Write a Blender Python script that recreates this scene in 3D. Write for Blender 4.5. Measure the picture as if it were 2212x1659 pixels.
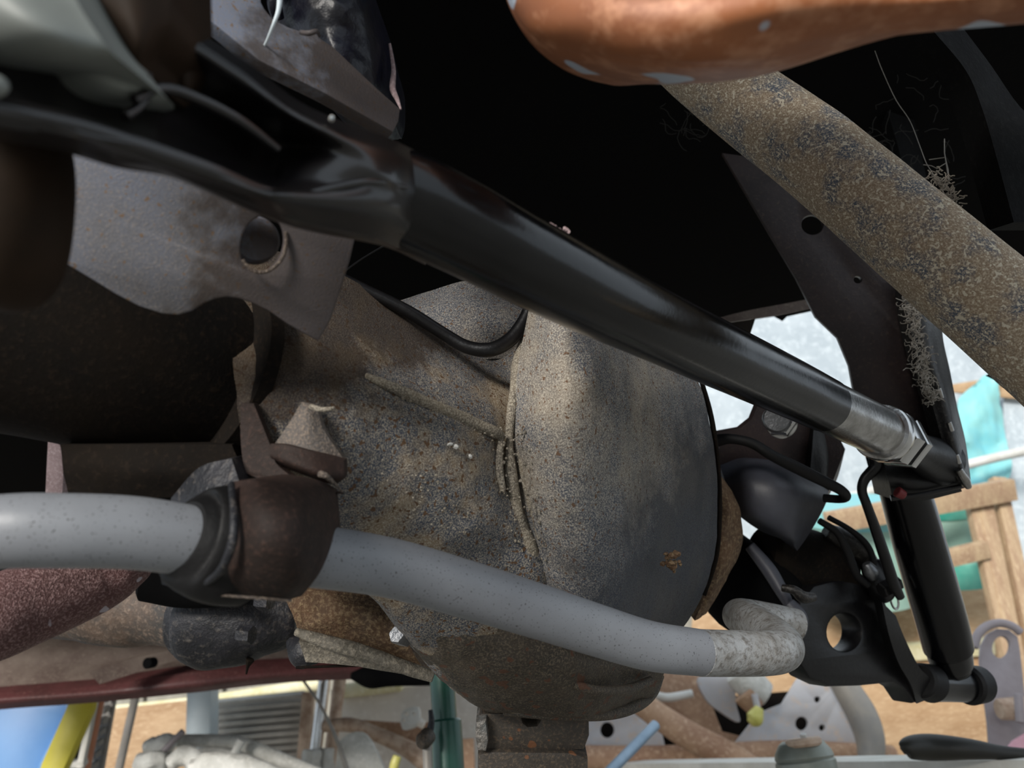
import bpy, bmesh, math, random
from mathutils import Vector, Matrix, noise
random.seed(7)
for _o in list(bpy.data.objects): bpy.data.objects.remove(_o)
scene = bpy.context.scene
COL = scene.collection

# ------------------------------------------------------------------ camera
F = 1659.0
CAMZ, PITCH, ROLL = 0.42, math.radians(25), math.radians(-7)
cam_d = bpy.data.cameras.new('camera'); cam = bpy.data.objects.new('camera', cam_d); COL.objects.link(cam)
cam_d.sensor_width = 36.0; cam_d.lens = 36.0*F/2212.0
cam_d.clip_start = 0.01
CM = Matrix.Translation((0,0,CAMZ)) @ Matrix.Rotation(math.pi/2+PITCH, 4, 'X') @ Matrix.Rotation(ROLL, 4, 'Z')
cam.matrix_world = CM
cam_d.dof.use_dof = True; cam_d.dof.focus_distance = 0.56; cam_d.dof.aperture_fstop = 9.0
scene.camera = cam
# ------------------------------------------------------------------ world, sun, exposure
scene.view_settings.view_transform = 'Standard'; scene.view_settings.look = 'None'
scene.view_settings.gamma = 1.0; scene.view_settings.use_curve_mapping = False
scene.view_settings.exposure = 0.22
w = bpy.data.worlds.new('overcast'); scene.world = w; w.use_nodes = True
bg = w.node_tree.nodes['Background']; bg.inputs[0].default_value = (0.80, 0.90, 1.0, 1); bg.inputs[1].default_value = 0.8
sd = bpy.data.lights.new('sun', 'SUN'); sd.energy = 3.2; sd.angle = math.radians(16); sd.color = (1.0, 0.95, 0.88)
sun = bpy.data.objects.new('sun', sd); COL.objects.link(sun)
SUNDIR = Vector((-0.42, -0.90, 0.31))           # towards the sun
sun.rotation_euler = SUNDIR.to_track_quat('Z', 'Y').to_euler()

# ------------------------------------------------------------------ picture-to-place helpers
RT = (CM.to_3x3() @ Vector((1,0,0))); UP = (CM.to_3x3() @ Vector((0,1,0))); FW = (CM.to_3x3() @ Vector((0,0,-1)))
C0 = Vector((0,0,CAMZ))
def ray(px, py): return RT*((px-1106)/F) - UP*((py-829.5)/F) + FW
def P(px, py, d): return C0 + ray(px,py)*d
def H(px, py, h):                                    # point on the level plane h above the camera
    r = ray(px,py); return C0 + r*(h/(r.z if abs(r.z) > 1e-4 else 1e-4))
def cr(pts, n):                                      # Catmull-Rom through tuples of numbers
    pts = [tuple(p) for p in pts]
    if len(pts) < 2: return pts
    L = len(pts); out = []
    for i in range(n):
        t = i/(n-1)*(L-1); k = min(int(t), L-2); f = t-k
        p1, p2 = pts[k], pts[k+1]
        p0 = pts[k-1] if k > 0 else tuple(2*a-b for a,b in zip(p1,p2))
        p3 = pts[k+2] if k+2 < L else tuple(2*b-a for a,b in zip(p1,p2))
        out.append(tuple(0.5*((2*b)+(-a+c)*f+(2*a-5*b+4*c-d)*f*f+(-a+3*b-3*c+d)*f**3) for a,b,c,d in zip(p0,p1,p2,p3)))
    return out
def closed_smooth(pts, sub=6):
    n = len(pts); out = []
    for i in range(n):
        p0,p1,p2,p3 = pts[i-1],pts[i],pts[(i+1)%n],pts[(i+2)%n]
        for j in range(sub):
            f = j/sub
            out.append(tuple(0.5*((2*b)+(-a+c)*f+(2*a-5*b+4*c-d)*f*f+(-a+3*b-3*c+d)*f**3) for a,b,c,d in zip(p0,p1,p2,p3)))
    return out

# ------------------------------------------------------------------ materials
def lin(h):
    h = h.lstrip('#'); c = [int(h[i:i+2],16)/255 for i in (0,2,4)]
    return tuple(x/12.92 if x <= .04045 else ((x+.055)/1.055)**2.4 for x in c)+(1,)
_mats = {}
AXO = P(1100,1200,.6); BRO = P(450,700,.36)              # origins of the axle and of the panhard bracket
def dirt_shade_from(org, axis, p_start, p_end, col):
    a = axis.normalized(); return (a, (p_start-org).dot(a), (p_end-org).dot(a), col)
def grime(key, c1, c2=None, c3=None, rough=.7, metal=0., big=14., fine=260., f2=.5, f3=.35, bump=.35, spots=None, spot_amt=.12, spot_scale=180., coat=0., sat_fine=True, stretch=None, patch_contrast=.12, spec=.5, dirt_shade=None):
    if key in _mats: return _mats[key]
    m = bpy.data.materials.new(key); m.use_nodes = True; nt = m.node_tree; N = nt.nodes; L = nt.links
    b = N['Principled BSDF']; b.inputs['Roughness'].default_value = rough; b.inputs['Metallic'].default_value = metal; b.inputs['Specular IOR Level'].default_value = spec
    if coat: b.inputs['Coat Weight'].default_value = coat; b.inputs['Coat Roughness'].default_value = .15
    tc = N.new('ShaderNodeTexCoord'); src = tc.outputs['Object']
    if stretch:
        mp = N.new('ShaderNodeMapping'); mp.inputs['Scale'].default_value = stretch; L.new(src, mp.inputs[0]); src = mp.outputs[0]
    def nz(scale, det=4, rg=.6):
        n = N.new('ShaderNodeTexNoise'); n.inputs['Scale'].default_value = scale; n.inputs['Detail'].default_value = det
        n.inputs['Roughness'].default_value = rg; L.new(src, n.inputs['Vector']); return n.outputs[0]
    def ramp(v, lo, hi):
        r = N.new('ShaderNodeMapRange'); r.inputs[1].default_value = lo; r.inputs[2].default_value = hi; r.clamp = True
        L.new(v, r.inputs[0]); return r.outputs[0]
    def mix(fac, a, c):
        x = N.new('ShaderNodeMix'); x.data_type = 'RGBA'
        L.new(fac, x.inputs[0])
        if isinstance(a, tuple): x.inputs[6].default_value = a
        else: L.new(a, x.inputs[6])
        if isinstance(c, tuple): x.inputs[7].default_value = c
        else: L.new(c, x.inputs[7])
        return x.outputs[2]
    a = lin(c1); fin = nz(fine, 3, .7); bign = nz(big, 5, .65)
    colr = a
    if c2: colr = mix(ramp(bign, .5-patch_contrast+(.5-f2)*.4, .5+patch_contrast+(.5-f2)*.4), a, lin(c2))
    if c3: colr = mix(ramp(fin, .56-f3*.3, .74-f3*.3), colr, lin(c3))
    if spots: colr = mix(ramp(nz(spot_scale, 1, .4), .78-spot_amt, .80-spot_amt), colr, lin(spots))
    if dirt_shade:                                  # a darker side, grime mixed with painted shade: (direction, start, end, colour), ragged by noise
        ax_, lo_, hi_, dc_ = dirt_shade
        dp = N.new('ShaderNodeVectorMath'); dp.operation = 'DOT_PRODUCT'; L.new(tc.outputs['Object'], dp.inputs[0]); dp.inputs[1].default_value = tuple(ax_)
        ad = N.new('ShaderNodeMath'); ad.operation = 'MULTIPLY_ADD'; L.new(nz(28, 6, .7), ad.inputs[0]); ad.inputs[1].default_value = .16; L.new(dp.outputs['Value'], ad.inputs[2])
        ff = N.new('ShaderNodeMath'); ff.operation = 'MULTIPLY'; L.new(ramp(ad.outputs[0], lo_+.08, hi_+.08), ff.inputs[0]); ff.inputs[1].default_value = .82
        colr = mix(ff.outputs[0], colr, lin(dc_))
    if isinstance(colr, tuple): b.inputs['Base Color'].default_value = colr
    else: L.new(colr, b.inputs['Base Color'])
    if bump:
        bp = N.new('ShaderNodeBump'); bp.inputs['Strength'].default_value = bump; bp.inputs['Distance'].default_value = .002
        L.new(fin, bp.inputs['Height']); L.new(bp.outputs[0], b.inputs['Normal'])
        rr = N.new('ShaderNodeMapRange'); rr.inputs[3].default_value = max(.04, rough-.12); rr.inputs[4].default_value = min(1, rough+.12)
        L.new(bign, rr.inputs[0]); L.new(rr.outputs[0], b.inputs['Roughness'])
    _mats[key] = m; return m
def plain(key, c, rough=.5, metal=0., coat=0.):
    return grime(key, c, None, None, rough, metal, bump=.06, fine=90, coat=coat)

M = dict(
 housing = grime('grimy_blue_grey_iron', '#4b515d', '#82786c', '#b9b1a4', .72, .0, big=15, fine=1100, f2=.38, f3=.36, bump=.6, spots='#6f5643', spot_amt=.12, spot_scale=380, patch_contrast=.09, spec=.35),
 casting = grime('grimy_casting', '#4b515d', '#8b7962', '#bab09f', .74, .0, big=19, fine=1100, f2=.42, f3=.36, bump=.7, spots='#69503b', spot_amt=.14, spot_scale=330, patch_contrast=.06, spec=.3, dirt_shade=dirt_shade_from(AXO, UP*1.0-RT*.75, P(860,900,.46), P(790,800,.46), '#3a2d22')),  # upper left browner: grime together with the rod's shadow painted in
 dome = grime('grimy_dome', '#4b515d', '#8d8376', '#c4bcae', .72, .0, big=15, fine=1100, f2=.38, f3=.36, bump=.6, spots='#6f5643', spot_amt=.12, spot_scale=380, patch_contrast=.09, spec=.35, dirt_shade=dirt_shade_from(AXO, RT*.8-UP, P(1330,1060,.5), P(1440,1200,.5), '#3d4047')),  # lower right: oily, and painted darker where the dome turns from the light
 housing_dark = grime('oily_shaded_iron', '#0d0a08', '#17110b', '#221a13', .85, .0, big=12, fine=300, f3=.12, bump=.15, spec=.15),  # oily iron, colour darkened to stand for shade from the wheel
 housing_low = grime('oily_underside_iron', '#38342f', '#4d443a', '#6f6454', .58, .1, big=22, fine=700, f3=.3, bump=.5, spots='#5d4030', spot_amt=.13, spot_scale=110, patch_contrast=.12),
 seam = grime('crusty_seam', '#6e675e', '#8f8472', '#c0b7a6', .9, 0, big=60, fine=900, bump=.9, f3=.4),
 rust_pipe = grime('rust_speckled_pipe', '#5b6370', '#a08b73', '#d2c2aa', .85, 0, big=34, fine=800, f2=.6, f3=.36, bump=.7, spots='#e2d8c2', spot_amt=.17, spot_scale=450, patch_contrast=.06),
 rust_orange = grime('scuffed_orange_rust', '#a9683f', '#7f5038', '#bd8562', .5, .1, big=11, fine=60, f3=.25, bump=.1, spots='#b9c2cf', spot_amt=.14, spot_scale=42, patch_contrast=.2),
 black_gloss = grime('gloss_black_paint', '#050506', '#08080a', None, .2, 0, big=30, fine=240, bump=.05, coat=.12, spec=.4),
 black_satin = grime('satin_black_paint', '#0b0b0d', '#111012', '#1a1918', .4, 0, big=20, fine=200, f3=.05, bump=.15),
 forged = grime('forged_black', '#1f1c1b', '#151314', None, .3, 0, big=14, fine=200, bump=.05, coat=.4),
 rubber = grime('black_rubber', '#0b0b0c', '#121112', None, .6, 0, big=20, fine=150, bump=.2, spec=.3),
 navy = grime('navy_rubber', '#0a0b22', '#101018', '#20242e', .38, 0, big=18, fine=120, f3=.06, bump=.3),
 brack = grime('grey_primer_bracket', '#7d8393', '#66625f', '#8a8380', .5, .1, big=7, fine=900, f2=.45, f3=.2, bump=.2, spots='#7d6753', spot_amt=.10, spot_scale=400, dirt_shade=dirt_shade_from(BRO, RT*.85-UP*.1, P(430,560,.345), P(560,560,.355), '#463b35')),  # right half browner: rusty dirt plus the rod's shadow put into the colour
 brack_dirty = grime('dirty_bracket', '#66605c', '#4a3f37', '#8d7e70', .7, .1, big=20, fine=700, f3=.3, bump=.7),
 grey_bar = grime('grey_painted_bar', '#888b90', '#7d7f84', None, .45, .0, big=8, fine=160, bump=.06, spots='#3a3735', spot_amt=.085, spot_scale=1000),
 grey_bar_worn = grime('worn_grey_bar', '#a5a6a6', '#8c8a86', '#6f6a64', .5, .3, big=60, fine=240, f3=.2, bump=.5),
 brown_clamp = grime('brown_clamp', '#30221d', '#231a16', '#412f28', .7, .0, big=16, fine=400, f3=.14, bump=.25, spec=.3),
 maroon = grime('pitted_maroon', '#6b4745', '#452b29', '#9d7f7d', .6, .1, big=12, fine=700, f3=.28, bump=.9, spots='#c2b9c4', spot_amt=.07, spot_scale=80),
 shaft = grime('oily_shaft', '#4a4744', '#6d5c50', '#8a786a', .6, .3, big=26, fine=200, f3=.18, bump=.5),
 black_greasy = grime('greasy_black', '#1c1d21', '#24242a', '#55504c', .55, .1, big=30, fine=140, f3=.05, bump=.8),
 arm = grime('rusty_cast_arm', '#76583f', '#5f4b3a', '#9a8263', .8, .1, big=26, fine=260, f3=.3, bump=1.0),
 arm_grey = grime('chalky_cast_rib', '#857f74', '#6a6459', '#a59c8c', .8, .1, big=40, fine=240, f3=.3, bump=1.0),
 frame_brown = grime('dark_brown_frame', '#392e2e', '#2a2324', '#473a34', .5, .1, big=12, fine=260, f3=.06, bump=.2),
 frame_edge = grime('worn_dark_edge', '#2b2826', '#1d1b1a', '#45413c', .4, .2, big=30, fine=300, f3=.14, bump=.4),
 under = grime('black_underseal', '#050506', '#080809', None, .95, 0, big=8, fine=120, bump=.2, spec=.1),
 under_beige = grime('dusty_underbody', '#7a6c62', '#5d4d46', '#85776b', .7, 0, big=10, fine=160, f3=.12, bump=.25),
 sill_red = grime('maroon_sill', '#5a3434', '#4a2c2b', '#6e4a46', .45, 0, big=14, fine=160, f3=.08, bump=.15),
 chrome = grime('zinc_plated', '#c9c9c8', None, None, .2, 1, bump=.1, fine=120),
 steel = grime('bare_steel', '#b9b7b4', '#93918d', None, .24, 1, bump=.08, fine=300, big=60),
 bolt = grime('dull_bolt', '#85878a', '#6a6c6e', None, .38, .8, bump=.3, fine=300),
 helmet = grime('charcoal_stopper', '#43454e', '#34343a', None, .5, 0, big=12, fine=240, bump=.1),
 stand_brown = grime('worn_stand_steel', '#4a443d', '#3b3530', '#685a4b', .6, .2, big=26, fine=400, f3=.2, bump=.3, spots='#7a5238', spot_amt=.07, spot_scale=90),
 stand_grey = grime('chipped_steel', '#8b8d8c', '#67625c', '#a59f98', .55, .4, big=40, fine=200, f3=.3, bump=.9),
 green = grime('green_stand_paint', '#1f4a3c', '#27574a', None, .35, .1, big=16, fine=120, bump=.1, coat=.3),
 pink_grey = grime('pinkish_primer', '#a08a8b', '#8d7879', '#b5a1a2', .8, 0, big=40, fine=320, f3=.3, bump=.4),
 pale_blur = grime('pale_grey_paint', '#8c918c', '#767a76', None, .5, .1, big=10, fine=60, bump=.08),
 brown_blur = grime('brown_varnish_iron', '#2c1e12', '#191209', None, .7, 0, big=8, fine=60, bump=.1, spec=.2),
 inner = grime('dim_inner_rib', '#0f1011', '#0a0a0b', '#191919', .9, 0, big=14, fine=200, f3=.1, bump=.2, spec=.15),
 lichen = grime('dusty_web', '#a39c92', '#8b8479', None, .95, 0, bump=0),
 web_dim = grime('thin_web', '#2c2a27', None, None, .95, 0, bump=0),
 # yard behind
 wallw = grime('whitewashed_sheet', '#b9c2c8', '#a9b3ba', '#c9d1d6', .75, 0, big=3, fine=22, f3=.2, bump=.3),
 wall_dk = grime('grey_boards', '#9b978c', '#8b877c', None, .8, 0, big=4, fine=30, bump=.2, stretch=(6,6,1)),
 ply = grime('tan_plywood', '#b99a77', '#a38260', '#c9ad8b', .75, 0, big=3, fine=30, f3=.1, bump=.12, stretch=(1,1,4)),
 ply_pale = grime('pale_dusty_panel', '#e0d8cd', '#d2c8bc', '#e8e1d7', .8, 0, big=4, fine=40, f3=.12, bump=.1),
 wood = grime('aged_ladder_wood', '#b9a080', '#a1846a', '#cdb595', .7, 0, big=6, fine=40, f3=.1, bump=.2, stretch=(4,4,.7)),
 wood_red = grime('reddish_wood', '#8a6350', '#7a5343', None, .7, 0, big=8, fine=40, bump=.2),
 cream_wood = grime('cream_batten', '#e6dfbd', '#d6cd9f', '#eee9d0', .7, 0, big=10, fine=60, f3=.1, bump=.15),
 aqua = grime('aqua_plastic_sheet', '#7cc6cf', '#8fc9c6', None, .45, 0, big=4, fine=16, bump=.2),
 teal = grime('teal_bucket', '#3f9c8c', '#6fb7a8', None, .45, 0, big=4, fine=10, bump=.1),
 bucket = grime('pale_green_bucket', '#a9c9bb', '#93bcae', None, .45, 0, big=3, fine=10, bump=.05),
 white = grime('white_paint', '#dcdbd6', '#c9c7c0', None, .5, 0, big=8, fine=40, bump=.1),
 rusty_frame = grime('rusty_chassis', '#b08e72', '#94715a', '#c6a78c', .7, .0, big=7, fine=60, f3=.15, bump=.2),
 pale_frame = grime('rust_edged_grey_plate', '#c0c0c4', '#b5b2b3', '#c9b8aa', .6, .1, big=5, fine=30, f3=.08, bump=.1),
 grey_pipe = grime('faded_grey_pipe', '#8f8c88', '#a39c92', None, .5, .2, big=9, fine=60, bump=.2),
 grey_iron = grime('sun_bleached_grey_iron', '#d2d2cd', '#b9b8b1', '#dedcd6', .65, 0, big=12, fine=80, f3=.15, bump=.2),
 fins = grime('radiator_fins', '#b3afa9', '#c2beb7', None, .6, .1, big=20, fine=200, bump=.4),
 blue = grime('blue_door_panel', '#4d86c4', '#5b91cb', None, .4, 0, big=5, fine=30, bump=.05),
 yellow = grime('yellow_trim', '#d8cc3a', '#cdbf2e', None, .4, 0, big=8, fine=30, bump=.05),
 salmon = grime('salmon_seal', '#cf8a68', '#b87858', None, .6, 0, big=8, fine=30, bump=.05),
 paleblue = grime('pale_blue_post', '#e2eef4', '#d5e3ea', None, .5, 0, big=6, fine=30, bump=.05),
 blue_rod = grime('blue_grey_rod', '#93a9bd', '#8096ab', None, .35, .3, big=12, fine=50, bump=.05),
 copper_pipe = grime('brown_streaked_pipe', '#a88b75', '#cdb5a0', None, .5, .1, big=30, fine=60, bump=.1),
 mauve = grime('mauve_painted_bracket', '#a39a9e', '#938a8c', None, .55, .1, big=8, fine=60, bump=.1),
 darkwood = grime('dark_tool_body', '#24231d', '#1c1b18', None, .5, 0, big=8, fine=60, bump=.1),
 bulb = grime('cream_plastic', '#d9d27a', '#c4bd60', None, .4, 0, big=40, fine=60, bump=.1),
 can = grime('grey_green_can', '#8e938b', '#7d8279', None, .4, .3, big=20, fine=60, bump=.05),
 concrete = grime('oily_concrete', '#8f8b84', '#77736c', '#a09c94', .85, 0, big=3, fine=50, f3=.12, bump=.3),
 pink = grime('pink_rag', '#d7a7b4', '#c796a3', None, .8, 0, big=12, fine=60, bump=.2),
 red = grime('dull_red_reflector', '#7a2a2c', None, None, .5, 0, bump=.1),
)

# ------------------------------------------------------------------ object helpers
def wloc(o): return Vector(o.get('_w', (0,0,0))) if o is not None else Vector((0,0,0))
_W = {}
def thing(name, label, cat, loc, group=None):
    o = bpy.data.objects.new(name, None); COL.objects.link(o); o.empty_display_size = .03
    o.location = loc; _W[o.name] = Vector(loc); o['label'] = label; o['category'] = cat
    if group: o['group'] = group
    return o
def link(name, verts, faces, mat, parent=None, smooth=True, tag=None, flat_angle=35):
    vs = [Vector(v) for v in verts]
    if parent is not None: org = _W[parent.name]
    else:
        xs = [v.x for v in vs]; ys = [v.y for v in vs]; zs = [v.z for v in vs]
        org = Vector(((min(xs)+max(xs))/2, (min(ys)+max(ys))/2, min(zs)))
    me = bpy.data.meshes.new(name); me.from_pydata([v-org for v in vs], [], faces)
    bm = bmesh.new(); bm.from_mesh(me); bmesh.ops.remove_doubles(bm, verts=bm.verts, dist=1e-6)
    bmesh.ops.recalc_face_normals(bm, faces=bm.faces)
    if smooth:
        for f in bm.faces: f.smooth = True
        ca = math.radians(flat_angle)
        for e in bm.edges:
            if len(e.link_faces) == 2 and e.calc_face_angle(0) > ca: e.smooth = False
    bm.to_mesh(me); bm.free(); me.validate()
    me.materials.append(mat)
    o = bpy.data.objects.new(name, me); COL.objects.link(o)
    if parent is not None: o.parent = parent; _W[o.name] = org
    else: o.location = org; _W[o.name] = org
    if tag:
        o['label'] = tag[0]; o['category'] = tag[1]
        if len(tag) > 2: o['group'] = tag[2]
    return o
def struct(o):
    o['kind'] = 'structure'; return o

def tube_geo(pts3, radii, seg=28, caps=True, wob=0.0, flat=1.0, ref=None, roundcap=True):
    n = len(pts3); V = []; Fc = []
    tang = []
    for i in range(n):
        a = pts3[max(i-1,0)]; b = pts3[min(i+1,n-1)]; t = (b-a); tang.append(t.normalized() if t.length > 0 else Vector((0,0,1)))
    nrm = (ref or UP); nrm = (nrm - tang[0]*nrm.dot(tang[0])).normalized()
    for i in range(n):
        if i: nrm = (nrm - tang[i]*nrm.dot(tang[i])).normalized()
        bi = tang[i].cross(nrm)
        for s in range(seg):
            a = 2*math.pi*s/seg; r = radii[i]
            if wob: r *= 1+wob*noise.noise((pts3[i]+nrm*math.cos(a)*r+bi*math.sin(a)*r)*40)
            V.append(pts3[i] + nrm*(math.cos(a)*r) + bi*(math.sin(a)*r*flat))
    for i in range(n-1):
        for s in range(seg):
            Fc.append((i*seg+s, i*seg+(s+1)%seg, (i+1)*seg+(s+1)%seg, (i+1)*seg+s))
    if caps:
        for end, sgn in ((0,-1),(n-1,1)):
            base = end*seg; r = radii[end]; prev = [base+s for s in range(seg)]
            if roundcap:
                ring = []
                for s in range(seg):
                    v = V[base+s]; c = pts3[end]; ring.append(len(V)); V.append(c+(v-c)*.86+tang[end]*sgn*r*.14)
                for s in range(seg): Fc.append((prev[s], prev[(s+1)%seg], ring[(s+1)%seg], ring[s]))
                prev = ring
            Fc.append(tuple(prev))
    return V, Fc
def tube(name, pts, mat, parent=None, n=40, seg=28, tag=None, **k):
    """pts: (px, py, depth, half width in px)"""
    q = cr(pts, n) if len(pts) > 2 else [tuple(a+(b-a)*i/(n-1) for a,b in zip(pts[0],pts[1])) for i in range(n)]
    p3 = [P(a,b,c) for a,b,c,r in q]; rr = [max(.0003, r*c/F) for a,b,c,r in q]
    V, Fc = tube_geo(p3, rr, seg, **k)
    return link(name, V, Fc, mat, parent, tag=tag)
def tube3(name, pts3, r, mat, parent=None, seg=16, tag=None, n=None, **k):
    if n: pts3 = [Vector(x) for x in cr([tuple(p) for p in pts3], n)]
    rr = r if isinstance(r, list) else [r]*len(pts3)
    V, Fc = tube_geo(pts3, rr, seg, **k); return link(name, V, Fc, mat, parent, tag=tag)

def surf_geo(rows, nu, nv, thick, lump=0.0, lumpf=30.0, taper=0.0):
    """solid whose near face passes through a grid of (px,py,depth); thick in metres behind it"""
    cols = [cr(r, nu) for r in rows]
    g = [[None]*nu for _ in range(nv)]
    for j in range(nu):
        c = cr([cols[i][j] for i in range(len(rows))], nv)
        for i in range(nv): g[i][j] = c[i]
    V = []; 
    for i in range(nv):
        for j in range(nu):
            p = P(*g[i][j])
            if lump: p += FW*(lump*noise.noise(p*lumpf)+lump*.4*noise.noise(p*lumpf*3.1))
            V.append(p)
    cen = sum((Vector(v) for v in V), Vector())/len(V)
    off = len(V)
    for i in range(nv):
        for j in range(nu):
            p = Vector(V[i*nu+j]); q = p+FW*thick
            if taper: q = q + (cen-p - FW*((cen-p).dot(FW)))*taper
            V.append(q)
    Fc = []
    for i in range(nv-1):
        for j in range(nu-1):
            a = i*nu+j
            Fc.append((a,a+1,a+nu+1,a+nu)); Fc.append((off+a,off+a+nu,off+a+nu+1,off+a+1))
    def wall(ids):
        for a,b in zip(ids, ids[1:]): Fc.append((a,b,off+b,off+a))
    wall([j for j in range(nu)]); wall([(nv-1)*nu+j for j in range(nu)])
    wall([i*nu for i in range(nv)]); wall([i*nu+nu-1 for i in range(nv)])
    return V, Fc
def surf(name, rows, mat, parent=None, nu=30, nv=30, thick=.01, tag=None, **k):
    V, Fc = surf_geo(rows, nu, nv, thick, **k); return link(name, V, Fc, mat, parent, tag=tag)

def plate(name, outline, plane, mat, thick=.006, parent=None, holes=(), smooth_pts=0, bevel=.0008, tag=None, label=None):
    """flat plate with holes, cut in the plane through three (px,py,depth) points"""
    a,b,c = [P(*q) for q in plane]; ex = (b-a).normalized(); nz = ex.cross(c-a).normalized()
    if nz.dot(FW) < 0: nz = -nz
    ey = nz.cross(ex)
    def hit(px,py):
        r = ray(px,py); t = (a-C0).dot(nz)/r.dot(nz); return C0+r*t
    cu = bpy.data.curves.new('tmp', 'CURVE'); cu.dimensions = '2D'; cu.fill_mode = 'BOTH'
    bevel = min(bevel, thick*.3)
    cu.extrude = thick/2-bevel; cu.bevel_depth = bevel; cu.bevel_resolution = 1; cu.offset = -bevel
    for k, loop in enumerate([outline]+list(holes)):
        pts = closed_smooth(loop, smooth_pts) if (smooth_pts and k == 0) else loop
        sp = cu.splines.new('POLY'); sp.points.add(len(pts)-1)
        for i,(px,py) in enumerate(pts):
            v = hit(px,py)-a; sp.points[i].co = (v.dot(ex), v.dot(ey), 0, 1)
        sp.use_cyclic_u = True
    to = bpy.data.objects.new('tmp', cu); COL.objects.link(to)
    me = bpy.data.meshes.new_from_object(to); bpy.data.objects.remove(to); bpy.data.curves.remove(cu)
    V = [a + ex*v.co.x + ey*v.co.y + nz*(v.co.z+thick/2) for v in me.vertices]; Fc = [tuple(p.vertices) for p in me.polygons]
    bpy.data.meshes.remove(me)
    return link(name, V, Fc, mat, parent, tag=tag)
def ell(cx, cy, rx, ry, ang=0, n=28):
    a = math.radians(ang); ca, sa = math.cos(a), math.sin(a)
    return [(cx+rx*math.cos(t)*ca-ry*math.sin(t)*sa, cy+rx*math.cos(t)*sa+ry*math.sin(t)*ca) for t in [2*math.pi*i/n for i in range(n)]]
def fplate(name, outline, d, mat, thick=.02, **k):
    return plate(name, outline, ((0,0,d),(1000,0,d),(0,1000,d)), mat, thick, **k)

def box_geo(c, ax, ay, az):
    V = [c+ax*sx+ay*sy+az*sz for sx in (-1,1) for sy in (-1,1) for sz in (-1,1)]
    return V, [(0,1,3,2),(4,6,7,5),(0,4,5,1),(2,3,7,6),(0,2,6,4),(1,5,7,3)]
def rbox(name, c, ax, ay, az, mat, parent=None, bevel=.004, tag=None):
    V, Fc = box_geo(c, ax, ay, az); bm = bmesh.new(); vs = [bm.verts.new(v) for v in V]
    for f in Fc: bm.faces.new([vs[i] for i in f])
    bmesh.ops.recalc_face_normals(bm, faces=bm.faces)
    if bevel: bmesh.ops.bevel(bm, geom=list(bm.edges), offset=bevel, segments=2, affect='EDGES', profile=.6)
    bm.verts.index_update(); V = [v.co.copy() for v in bm.verts]; Fc = [tuple(v.index for v in f.verts) for f in bm.faces]; bm.free()
    return link(name, V, Fc, mat, parent, tag=tag, flat_angle=50)
def bar(name, x1,y1,x2,y2, d, wpx, mat, parent=None, thick=.03, d2=None, tag=None, bevel=.003):
    d2 = d2 or d; a = P(x1,y1,d); b = P(x2,y2,d2); ax = (b-a)/2; dirn = ax.normalized()
    side = dirn.cross(FW).normalized(); dep = dirn.cross(side).normalized()
    if dep.dot(FW) < 0: dep = -dep
    return rbox(name, (a+b)/2+dep*thick/2, ax, side*(wpx*(d+d2)/2/F/2), dep*thick/2, mat, parent, bevel, tag)
def disc(name, px, py, d, rpx, mat, parent=None, axis=None, length=.01, seg=32, tag=None, r2=None, prof=None):
    """lathe around an axis; prof = list of (along 0..1, radius factor)"""
    c = P(px,py,d); ax = (axis or -FW).normalized(); r = rpx*d/F
    prof = prof or [(0,1),(.85,1),(1,.9)]
    e1 = ax.orthogonal().normalized(); e2 = ax.cross(e1); V = []; Fc = []
    for t,k in prof:
        for s in range(seg):
            a = 2*math.pi*s/seg; V.append(c+ax*(t*length)+e1*math.cos(a)*r*k+e2*math.sin(a)*r*k)
    for i in range(len(prof)-1):
        for s in range(seg): Fc.append((i*seg+s, i*seg+(s+1)%seg, (i+1)*seg+(s+1)%seg, (i+1)*seg+s))
    Fc.append(tuple(range(seg))); Fc.append(tuple((len(prof)-1)*seg+s for s in range(seg)))
    return link(name, V, Fc, mat, parent, tag=tag)
def hexbolt(name, px, py, d, rpx, mat, parent=None, axis=None, length=.01, tag=None):
    return disc(name, px, py, d, rpx, mat, parent, axis, length, seg=6, tag=tag, prof=[(0,1),(.8,1),(1,.86)])
def blobs(name, pts, mat, parent, kind=True):
    """many small lumps joined: pts (world pos, radius)"""
    V = []; Fc = []
    bm = bmesh.new(); bmesh.ops.create_icosphere(bm, subdivisions=1, radius=1); tv = [v.co.copy() for v in bm.verts]; tf = [tuple(v.index for v in f.verts) for f in bm.faces]; bm.free()
    for p, r in pts:
        o = len(V); sc = Vector((random.uniform(.7,1.3),random.uniform(.7,1.3),random.uniform(.7,1.3)))
        V += [p+Vector((v.x*sc.x,v.y*sc.y,v.z*sc.z))*r*random.uniform(.85,1.15) for v in tv]; Fc += [tuple(i+o for i in f) for f in tf]
    o = link(name, V, Fc, mat, parent)
    if kind: o['kind'] = 'stuff'
    return o
def threads(name, lines, r, mat, parent, seg=4):
    V = []; Fc = []
    for ln in lines:
        v, f = tube_geo(ln, [r]*len(ln), seg, caps=True, roundcap=False); o = len(V); V += v; Fc += [tuple(i+o for i in q) for q in f]
    o = link(name, V, Fc, mat, parent); o['kind'] = 'stuff'; return o

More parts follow.
